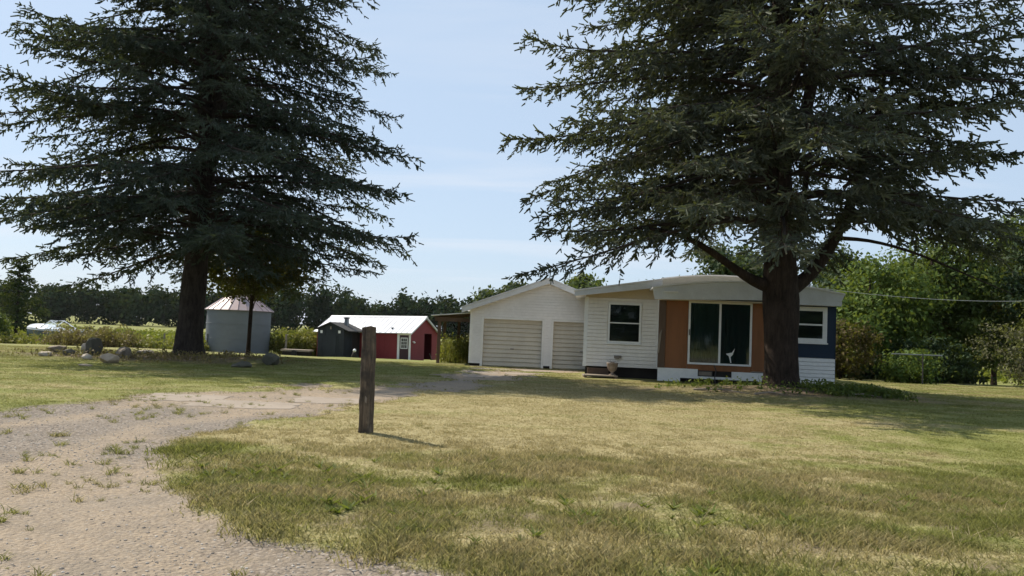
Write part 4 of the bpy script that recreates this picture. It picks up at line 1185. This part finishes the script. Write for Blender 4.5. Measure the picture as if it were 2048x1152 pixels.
# far wood: one mass of crowns at the end of the field -----------------
rg = np.random.default_rng(77)
parts = []
for row, (y0, hmin, hmax, nn) in enumerate(((232, 8.5, 11.5, 92), (252, 10.5, 14, 70))):
    for k in range(nn):
        x = -230 + 460 * (k + rg.uniform(-.35, .35)) / nn
        y = y0 + rg.uniform(-7, 7) + abs(x) * .02
        h = 1.0 + rg.uniform(.88, 1.06) * float(np.interp(x * 240 / y, [-230, -127, -105, -80, -60, -52, -42, -37, -32, -18, -4, 230], [9.4, 9.3, 9.5, 9.6, 12.0, 12.3, 9.0, 6.6, 10.0, 9.4, 11, 12])) * (1.06 if row else 1.0)
        r = rg.uniform(3.2, 5.0)
        m_, cc = crown_leaves((x, y, -1.0 + h * .52), r, r, h * .53, 50, 22, .92, rg, 2.5, .2, -.95)
        parts.append(m_)
tag(link('far_wood', quadmesh('far_wood', *cat_meshes(parts)), MAT['leaf_far']), 'long dark band of woodland beyond the field', None, kind='stuff')

# woodland on the other side of the road, behind the viewer (seen only in the window panes)
parts = []
for k in range(46):
    x = -110 + 220 * (k + rg.uniform(-.3, .3)) / 46
    h = rg.uniform(8, 11.5); r = rg.uniform(3.6, 5.4)
    m_, cc = crown_leaves((x, -75 + rg.uniform(-8, 8), h * .5), r, r, h * .52, 40, 16, 1.1, rg, 2.4, .2, -.95)
    parts.append(m_)
tag(link('roadside_wood', quadmesh('roadside_wood', *cat_meshes(parts)), MAT['leaf_far']), 'woodland across the road, mirrored in the window panes', None, kind='stuff')

# ------------------------------------------------------------------ rocks
def rock(x, y, sx, sy, sz, mat, label, seed, sink=.12, sharp=.35):
    rg = np.random.default_rng(seed)
    import bmesh
    bm = bmesh.new(); bmesh.ops.create_icosphere(bm, subdivisions=3, radius=1)
    cuts = [(unit(rg.normal(size=3)), rg.uniform(.62, .95)) for _ in range(9)]
    ph = rg.uniform(0, 9, 3)
    for v in bm.verts:
        p = np.array(v.co)
        p = p * (1 + .12 * math.sin(3 * p[0] + ph[0]) * math.cos(3 * p[1] + ph[1]) + .06 * math.sin(7 * p[2] + ph[2] + 5 * p[0]))
        for n_, d_ in cuts:
            e = float(p @ n_) - d_
            if e > 0: p = p - n_ * e * (.55 + sharp)
        v.co = Vector((p[0] * sx, p[1] * sy, p[2] * sz))
    me = bpy.data.meshes.new('rock'); bm.to_mesh(me); bm.free()
    o = link('rock', me, MAT[mat], None, (x, y, hz(x, y) + sz * (1 - sink * 2) - .02))
    o.rotation_euler = (0, 0, rg.uniform(0, 6))
    return tag(o, label, 'rock', 'fieldstones in the bed beside the left spruce')
rock(-14.2, 28.3, .28, .27, .37, 'stonedark', 'tall dark upright standing stone, tallest in the bed', 1, .12)
rock(-15.0, 29.3, .15, .15, .24, 'stonepale', 'narrow pale stone half hidden behind the standing stone', 2, .15)
rock(-12.9, 27.8, .31, .28, .24, 'stone', 'round grey boulder right of the standing stone', 3, .15)
rock(-15.0, 26.8, .25, .2, .11, 'stonepale', 'pale flat rock at the left end of the bed', 4)
rock(-15.9, 29.2, .36, .25, .15, 'stone', 'long low grey rock behind the pale flat one', 5)
rock(-13.2, 25.9, .17, .15, .13, 'stonepale', 'small pale rounded rock in front of the standing stone', 6)
rock(-11.9, 24.7, .30, .22, .18, 'stonetan', 'tan angular rock in front of the grey boulder', 7, .15, .45)
rock(-11.7, 22.9, .18, .1, .05, 'stonetan', 'thin brown slab lying in front of the small pale rock', 8)
rock(-13.1, 29.9, .4, .25, .11, 'stonepale', 'low pale rock just left of the spruce trunk', 9)
rock(-7.95, 27.6, .28, .25, .25, 'stonedark', 'dark boulder on the earth mound right of the spruce', 10, .15)
rock(-8.5, 26.4, .42, .25, .13, 'stonedark', 'low dark rock beside the boulder right of the spruce', 11)
rock(-14.6, 27.5, .2, .17, .13, 'stonedark', 'dark jagged rock between the pale flat rock and standing stone', 12)

# fence posts at the field edge, cable mast, cable, clothes pole
FP = [(-15.3, 56.6, 1.55, 'pale fence post between the grain bin and the sheds'), (-24.0, 57.5, 1.3, 'fence post behind the big spruce trunk'),
      (-30.0, 60.0, 1.3, 'fence post near the boat stern'), (-13.2, 57.6, 1.2, 'short fence post left of the black shed')]
for x, y, h, lb in FP:
    t = thing('fence_post', (x, y, hz(x, y) - .1), lb, 'fence post', group='field edge fence posts')
    MB().tube([(0, 0, 0), (.01, 0, h * .5), (0, .01, h)], [.075, .07, .06], 8).build('timber', 'greywood', t)
    MB().box(-.02, .02, -.085, -.065, h * .7, h * .74).build('wire_clip', 'darkmetal', t)
t = thing('service_mast', (11.0, 30.5, 0.0), 'thin grey metal mast with cable rising above the house roof', 'mast')
MB().tube([(0, 0, 0), (0, 0, 4.45)], .045, 10).build('pipe', 'galv', t)
MB().tube([(0, 0, 4.45), (.05, -.05, 4.56), (.14, -.1, 4.52)], .06, 8).build('weatherhead', 'galv', t)
MB().tube([(.02 + .0, -.06, 3.55), (.12, -.06, 3.55)], .03, 6).build('insulator', 'trim', t)
cb = []
p0, p1 = Vector((11.12, 30.44, 3.55)), Vector((32.0, 41.0, 4.9))
for i in range(25):
    q = i / 24
    p = p0.lerp(p1, q); p.z -= 1.1 * 4 * q * (1 - q) * .5
    cb.append(p)
tag(MB().tube(cb, .009, 5).build('utility_cable', 'wire'), 'thin pale cable sagging from the mast to the right', 'cable')
xx, yy = 18.0, 36.0
t = thing('clothes_pole', (xx, yy, hz(xx, yy) - .1), 'clothesline pole with long horizontal bar on the right lawn', 'pole')
MB().tube([(0, 0, 0), (0, 0, 1.42)], .03, 8).build('post', 'darkmetal', t)
MB().tube([(-1.35, 0, 1.36), (.85, 0, 1.36)], .028, 8).build('crossbar', 'galv', t)
MB().tube([(-.4, 0, 1.34), (0, 0, 1.0)], .014, 6).build('brace', 'darkmetal', t)

# ------------------------------------------------------------------ weeds, crop, brush
def blades(P, h, w, rg, lean=.35, mid=.55):
    """upright bent leaves, two quads each"""
    a = rg.uniform(0, 6.28, len(P)); L_ = np.stack([np.cos(a), np.sin(a), np.zeros(len(P))], -1)
    a2 = rg.uniform(0, 6.28, len(P)); D = np.stack([np.cos(a2), np.sin(a2), np.zeros(len(P))], -1)
    up = np.array([0, 0, 1.])
    s = L_ * (w * .5)[:, None]
    m1 = P + up * (h * mid)[:, None] + D * (h * lean * .3)[:, None]
    tp = P + up * h[:, None] * .97 + D * (h * lean)[:, None]
    V = np.stack([P - s * .8, P + s * .8, m1 + s, m1 - s, tp + s * .12, tp - s * .12], 1)
    q = np.array([[0, 1, 2, 3], [3, 2, 4, 5]])
    return V.reshape(-1, 3), ((np.arange(len(P)) * 6)[:, None, None] + q[None]).reshape(-1, 4)
def weedpatch(name, label, x0, x1, y0, y1, n, hmin, hmax, mat, seed, leafy=6, lsize=.12, w=.05, dens=None):
    rg = np.random.default_rng(seed)
    x, y = rg.uniform(x0, x1, n), rg.uniform(y0, y1, n)
    if dens is not None:
        k = rg.random(n) < dens(x, y); x, y = x[k], y[k]
    hh = rg.uniform(hmin, hmax, len(x)) * (.55 + .9 * fbm(x * .5 + seed, y * .5, 3))
    P = np.stack([x, y, height(x, y) - .03], -1)
    parts = [blades(P, hh, np.full(len(x), w), rg, .25)]
    if leafy:
        j = np.repeat(np.arange(len(x)), leafy)
        s = rg.uniform(.25, 1.05, len(j))
        Q_ = P[j] + np.stack([rg.normal(0, .10, len(j)), rg.normal(0, .10, len(j)), hh[j] * s], -1)
        parts.append(leaves(Q_, rg.normal(size=(len(j), 3)) + np.array([0, 0, .7]), lsize * rg.uniform(.6, 1.4, len(j)), rg))
    return tag(link(name, quadmesh(name, *cat_meshes(parts)), MAT[mat]), label, None, kind='stuff')
weedpatch('tall_weeds', 'tall yellow green goldenrod between the grain bin and the sheds', -17.0, -12.2, 58.2, 62, 900, 1.0, 1.9, 'weed', 1, 12, .16)
weedpatch('tall_weeds', 'brown and green weeds along the field edge at the left', -37, -20.5, 54.5, 60, 3000, .35, .95, 'weed', 2, 8, .15, dens=lambda x, y: np.clip(.35 + (y - 55) * .2, 0, 1) * np.where(np.abs(x / y + .55) < .035, .12, 1))
weedpatch('brush_pile', 'brown heap of dry brush in the left field edge', -30.5, -24.5, 53.0, 56.5, 1100, .5, 1.5, 'weed_brown', 3, 10, .14, dens=lambda x, y: gs(x, y, -27.2, 54.9, 2.6, 1.6))
weedpatch('tall_weeds', 'weeds growing under the lean-to beside the garage', -3.6, -1.9, 37.0, 42, 420, .4, 1.2, 'weed', 4, 10, .10, dens=lambda x, y: np.where(x / y > -.083, .8, 0.0))
weedpatch('tall_weeds', 'weeds between the red shed and the lean-to', -4.4, -2.7, 45.0, 52, 600, .3, .9, 'leaf_olive', 5, 10, .14, dens=lambda x, y: np.where(x / y > -.083, 1.0, 0.0))
weedpatch('crop_field', 'yellow green crop rows in the field before the woods', -150, 60, 64, 125, 9000, .45, .8, 'crop', 6, 4, .35, .25)
weedpatch('ground_plants', 'leafy ground plants in the shade round the right spruce', 4.2, 10.9, 22.0, 25.2, 1400, .08, .30, 'leaf_mid', 7, 8, .075, .02, dens=lambda x, y: f_soil(x, y) * sstep(.9, .4, np.abs(x - 8) / 8) * np.where(x > 8.6, 1.0, .14))
weedpatch('ground_plants', 'low weeds on the earth bed round the left spruce', -17.0, -6.8, 25.0, 31.8, 1100, .08, .26, 'weed_brown', 8, 4, .07, .02, dens=lambda x, y: f_soil(x, y))
rg = np.random.default_rng(55)
for x, y, a, Ls, lb in ((5.7, 22.2, -.55, 1.5, 'long pale fallen stick lying left of the right spruce trunk'),
                        (6.9, 21.9, .3, .9, 'short fallen stick in front of the right spruce trunk'),
                        (9.6, 22.4, .15, 1.1, 'fallen stick among the plants right of the right spruce trunk')):
    pts = [(x - math.cos(a) * Ls / 2, y - math.sin(a) * Ls / 2, 0), (x, y, 0), (x + math.cos(a) * Ls / 2, y + math.sin(a) * Ls / 2, 0)]
    pts = [Vector((p[0], p[1], hz(p[0], p[1]) + .02 + .05 * (i == 1))) for i, p in enumerate(pts)]
    tag(MB().tube(pts, [.026, .02, .01], 6).build('fallen_stick', 'greywood'), lb, 'stick', 'sticks below the right spruce')

# concrete slabs in front of the garage and on the bend of the drive
SL = [(-.9, 33.6, 1.5, .9), (.8, 33.9, 1.4, .8), (2.1, 33.2, 1.1, .8), (-.7, 31.9, 1.7, 1.0), (1.0, 32.0, 1.3, .9), (-1.0, 29.7, 1.4, 1.1), (.6, 29.9, 1.5, 1.0),
      (-.9, 27.6, 1.5, 1.2), (.5, 27.8, 1.0, .9), (-4.6, 14.6, 2.0, 1.2), (-5.9, 15.3, 1.5, 1.3), (-3.3, 15.9, 1.7, 1.2)]
SLAB_LB = ['against the left garage door, left', 'against the left garage door, right', 'before the right garage door', 'second row from the garage, left', 'second row from the garage, right',
           'third row from the garage, left', 'third row from the garage, right', 'front row in sun, left', 'front row in sun, right', 'largest, nearest at the bend of the drive', 'left end of the bend of the drive',
           'right of the largest bend slab']
for k, (x, y, w_, d_) in enumerate(SL):
    rg = np.random.default_rng(200 + k)
    n_ = 26
    pts = []
    for i in range(n_):
        a = 2 * math.pi * i / n_
        ca, sa = math.cos(a), math.sin(a)
        q = 1 / max(abs(ca), abs(sa)) * rg.uniform(.78, 1.0)
        pts.append((ca * q * w_ / 2, sa * q * d_ / 2))
    g0 = [hz(x + p[0], y + p[1]) for p in pts]
    zt_ = [g + .006 for g in g0]
    vs = [(x + p[0], y + p[1], z) for p, z in zip(pts, zt_)] + [(x + p[0] * 1.01, y + p[1] * 1.01, z - .08) for p, z in zip(pts, zt_)] + [(x, y, hz(x, y) + .010)]
    fs = [(i, (i + 1) % n_, 2 * n_) for i in range(n_)] + [(n_ + i, n_ + (i + 1) % n_, (i + 1) % n_, i) for i in range(n_)]
    o = MB((x, y, hz(x, y))).add(vs, fs).build('concrete_slab', 'concrete')
    o.location = (x, y, hz(x, y))
    tag(o, 'cracked concrete slab ' + SLAB_LB[k], 'slab', 'worn concrete slabs in the drive')

# ------------------------------------------------------------------ grass and gravel (scattered)
def grassmat(name):
    m, nt, b, out = new_mat(name)
    a = N(nt, 'ShaderNodeAttribute', attribute_name='dry'); a.attribute_type = 'INSTANCER'
    geo = N(nt, 'ShaderNodeNewGeometry')
    c, n1, n2 = turf_colour(nt, a.outputs['Fac'])
    rnd = maprange(nt, geo.outputs['Random Per Island'], 0, 1, .7, 1.38)
    hsv = N(nt, 'ShaderNodeHueSaturation'); nt.links.new(c, hsv.inputs['Color']); nt.links.new(rnd, hsv.inputs['Value'])
    hsv.inputs['Saturation'].default_value = 1.08
    nt.links.new(hsv.outputs[0], b.inputs['Base Color'])
    b.inputs['Roughness'].default_value = .7; b.inputs['Specular IOR Level'].default_value = .2
    tr = N(nt, 'ShaderNodeBsdfTranslucent'); nt.links.new(hsv.outputs[0], tr.inputs[0])
    mx = N(nt, 'ShaderNodeMixShader'); mx.inputs[0].default_value = .5
    nt.links.new(b.outputs[0], mx.inputs[1]); nt.links.new(tr.outputs[0], mx.inputs[2])
    nt.links.new(mx.outputs[0], out.inputs[0])
    return m
MAT['grass'] = grassmat('grass_blades')
def source(name, meshes, mat):
    col = bpy.data.collections.new(name)
    for i, me in enumerate(meshes):
        o = bpy.data.objects.new('%s_%d' % (name, i), me)
        me.materials.append(mat)
        col.objects.link(o)
    return col
def scatter(name, label, P, rz, sc, ix, col, dry=None):
    me = bpy.data.meshes.new(name)
    me.vertices.add(len(P)); me.vertices.foreach_set('co', np.ascontiguousarray(P, dtype=np.float32).ravel())
    for k, a in (('rz', rz), ('sc', sc), ('dry', dry if dry is not None else np.zeros(len(P)))):
        at = me.attributes.new(k, 'FLOAT', 'POINT'); at.data.foreach_set('value', np.ascontiguousarray(a, dtype=np.float32))
    at = me.attributes.new('ix', 'INT', 'POINT'); at.data.foreach_set('value', np.ascontiguousarray(ix, dtype=np.int32))
    me.update()
    o = link(name, me, None)
    ng = bpy.data.node_groups.new(name + '_scatter', 'GeometryNodeTree')
    ng.interface.new_socket('Geometry', in_out='INPUT', socket_type='NodeSocketGeometry')
    ng.interface.new_socket('Geometry', in_out='OUTPUT', socket_type='NodeSocketGeometry')
    nn, ll = ng.nodes, ng.links
    gi, go = nn.new('NodeGroupInput'), nn.new('NodeGroupOutput')
    ci = nn.new('GeometryNodeCollectionInfo'); ci.inputs['Collection'].default_value = col
    ci.inputs['Separate Children'].default_value = True; ci.inputs['Reset Children'].default_value = True
    iop = nn.new('GeometryNodeInstanceOnPoints'); iop.inputs['Pick Instance'].default_value = True
    def na(nm, ty='FLOAT'):
        q = nn.new('GeometryNodeInputNamedAttribute'); q.data_type = ty; q.inputs['Name'].default_value = nm
        return q.outputs['Attribute']
    cx = nn.new('ShaderNodeCombineXYZ'); ll.new(na('rz'), cx.inputs['Z'])
    ll.new(gi.outputs[0], iop.inputs['Points']); ll.new(ci.outputs[0], iop.inputs['Instance'])
    ll.new(na('ix', 'INT'), iop.inputs['Instance Index']); ll.new(cx.outputs[0], iop.inputs['Rotation'])
    ll.new(na('sc'), iop.inputs['Scale'])
    ll.new(iop.outputs[0], go.inputs[0])
    md = o.modifiers.new('scatter', 'NODES'); md.node_group = ng
    return tag(o, label, None, kind='stuff')

def tuft(seed, n, rad, hmin, hmax, w, lean):
    rg = np.random.default_rng(seed)
    r = rad * np.sqrt(rg.random(n)); a = rg.uniform(0, 6.28, n)
    P = np.stack([r * np.cos(a), r * np.sin(a), np.full(n, -.01)], -1)
    return quadmesh('tuft', *blades(P, rg.uniform(hmin, hmax, n), np.full(n, w), rg, lean))
short = source('short_tuft', [tuft(i, 34, .17, .006, .026, .007, 1.1) for i in range(4)], MAT['grass'])
longt = source('long_tuft', [tuft(10 + i, 40, .15, .015, .085, .008, .75) for i in range(4)], MAT['grass'])
clump = source('grass_clump', [tuft(20 + i, 26, .06, .03, .10, .008, 1.2) for i in range(3)], MAT['grass'])

def wedge(n, y0, y1, rg, pw=1.0, margin=3.5, slope=.66):
    """points on the ground ahead, thinning out with distance"""
    y = y0 + (y1 - y0) * rg.random(n) ** pw
    x = rg.uniform(-1, 1, n) * (y * slope + margin)
    return x, y
rg = np.random.default_rng(91)
def not_built(x, y):
    return ~(((x > 2.5) & (x < 11) & (y > 28.0) & (y < 41)) | ((x > -1.8) & (x < 5) & (y > 35.4) & (y < 44)))
x, y = wedge(60000, 4.2, 36, rg, 1.15)
dv = f_drive(x, y); so = f_soil(x, y)
k = (rg.random(len(x)) > dv * 1.15) & (rg.random(len(x)) > so * .85) & not_built(x, y)
x, y = x[k], y[k]
P = np.stack([x, y, height(x, y)], -1)
scatter('lawn_grass', 'short mown lawn grass', P, rg.uniform(0, 6.28, len(x)), rg.uniform(.7, 1.3, len(x)) * (1 + sstep(10, 30, y) * .5), rg.integers(0, 4, len(x)), short, f_dry(x, y))
x, y = wedge(21000, 4.2, 9.6, rg, 1.0)
x2, y2 = wedge(12000, 9.6, 14, rg, 1.0); x, y = np.concatenate([x, x2]), np.concatenate([y, y2])
dv = f_drive(x, y)
lg = sstep(13.0, 6.0, y + (fbm(x * .6, y * .6) - .5) * 5) + sstep(.9, .4, np.abs(poly_sd(x, y, DRIVE))) * sstep(13, 11, y) * .5
k = (rg.random(len(x)) > dv * 1.6) & (rg.random(len(x)) < lg * np.clip((fbm(x * 1.6, y * 1.6) - .36) * 4.0, .06, 1))
x, y = x[k], y[k]
P = np.stack([x, y, height(x, y)], -1)
scatter('verge_grass', 'longer rough verge grass along the gravel', P, rg.uniform(0, 6.28, len(x)), rg.uniform(.55, 1.25, len(x)) * (.45 + .9 * fbm(x * .8 + 5, y * .8)) * (1 - .45 * sstep(7, 12, y)), rg.integers(0, 4, len(x)), longt, np.clip(f_dry(x, y) - .12, 0, 1))
x, y = wedge(26000, 4.2, 34, rg, 1.2)
dv = f_drive(x, y)
k = (dv > .35) & (rg.random(len(x)) < np.clip((fbm(x * 1.1 + 40, y * 1.6) - .47) * 3.2 + .02 + .25 * (dv < .8), 0, .8) * np.where(y < 6, .3, 1) * np.clip(1.15 - f_track(poly_sd(x, y, DRIVE), x, y), 0, 1))
x, y = x[k], y[k]
P = np.stack([x, y, height(x, y)], -1)
scatter('driveway_weeds', 'sparse grass clumps growing in the gravel', P, rg.uniform(0, 6.28, len(x)), rg.uniform(.2, 1.0, len(x)) ** 1.6, rg.integers(0, 3, len(x)), clump, np.clip(f_dry(x, y) * .6 + .1, 0, 1))

def rosette(seed, n, hmin, hmax, w):
    rg = np.random.default_rng(seed)
    P = np.stack([rg.normal(0, .012, n), rg.normal(0, .012, n), np.zeros(n)], -1)
    return quadmesh('rosette', *blades(P, rg.uniform(hmin, hmax, n), np.full(n, w), rg, 1.5, .35))
MAT['rosette'] = leafmat('verge_weed_leaves', [(0, (.07, .10, .025)), (.6, (.13, .16, .04)), (1, (.22, .22, .07))], .4, pscale=2)
MAT['straw'] = leafmat('dead_stalks', [(0, (.30, .22, .12)), (1, (.52, .43, .27))], .25, pscale=2)
ros = source('verge_rosette', [rosette(i, 12, .03, .09, .024) for i in range(3)], MAT['rosette'])
stk = source('dead_stalk', [rosette(10 + i, 4, .06, .17, .006) for i in range(3)], MAT['straw'])
x, y = wedge(5200, 4.3, 12.5, rg, 1.2)
k = (f_drive(x, y) < .45) & (rg.random(len(x)) < np.clip((fbm(x * .9 + 21, y * .9) - .42) * 4, .03, 1) * sstep(9.5, 7, y))
x, y = x[k], y[k]
scatter('verge_weeds', 'broad-leaved weeds among the verge grass', np.stack([x, y, height(x, y)], -1), rg.uniform(0, 6.28, len(x)), rg.uniform(.35, 1.0, len(x)), rg.integers(0, 3, len(x)), ros)
x, y = wedge(1300, 4.3, 13, rg, 1.2)
k = f_drive(x, y) < .7
x, y = x[k], y[k]
scatter('dead_stalks', 'dry straw stalks lying in the grass', np.stack([x, y, height(x, y)], -1), rg.uniform(0, 6.28, len(x)), rg.uniform(.3, .7, len(x)), rg.integers(0, 3, len(x)), stk)

def pebble(seed):
    import bmesh
    rgp = np.random.default_rng(seed)
    bm = bmesh.new(); bmesh.ops.create_icosphere(bm, subdivisions=1, radius=1)
    for v in bm.verts:
        v.co = Vector((v.co.x * rgp.uniform(.8, 1.2), v.co.y * rgp.uniform(.6, .9), v.co.z * rgp.uniform(.4, .7)))
    me = bpy.data.meshes.new('pebble'); bm.to_mesh(me); bm.free()
    return me
m, nt, b, out = new_mat('gravel_stone')
oi = N(nt, 'ShaderNodeObjectInfo')
rpp = ramp(nt, [(0, (.16, .14, .12)), (.5, (.29, .25, .21)), (.85, (.38, .34, .29)), (1, (.52, .48, .43))])
nt.links.new(oi.outputs['Random'], rpp.inputs[0]); nt.links.new(rpp.outputs[0], b.inputs['Base Color']); b.inputs['Roughness'].default_value = .9
peb = source('pebble', [pebble(i) for i in range(4)], m)
x, y = wedge(95000, 4.1, 16, rg, 1.5)
dv = f_drive(x, y)
fine = np.clip(gs(x, y, -3.6, 5.6, 2.2, 1.6) + gs(x, y, -2.6, 7.4, 1.4, 1.2) + (fbm(x * .7, y * .7) - .5) * .9 + .15, 0, 1)
k = (rg.random(len(x)) < dv) & (rg.random(len(x)) > fine * .82 + .05)
x, y = x[k], y[k]
P = np.stack([x, y, height(x, y) + .001], -1)
scatter('loose_gravel', 'loose grey gravel stones on the driveway', P, rg.uniform(0, 6.28, len(x)), .003 + .013 * rg.random(len(x)) ** 2.8, rg.integers(0, 4, len(x)), peb)

# ------------------------------------------------------------------ thin summer haze
m = bpy.data.materials.new('summer_haze'); m.use_nodes = True
nt = m.node_tree; nt.nodes.clear()
out = nt.nodes.new('ShaderNodeOutputMaterial'); pv = nt.nodes.new('ShaderNodeVolumePrincipled')
pv.inputs['Color'].default_value = (0.86, 0.90, 0.96, 1); pv.inputs['Density'].default_value = 0.00005
pv.inputs['Anisotropy'].default_value = 0.3
nt.links.new(pv.outputs[0], out.inputs['Volume'])
tag(MB().box(-1700, 1700, -500, 2800, -4, 24).build('haze', m), 'thin pale summer haze over the fields', None, kind='stuff')
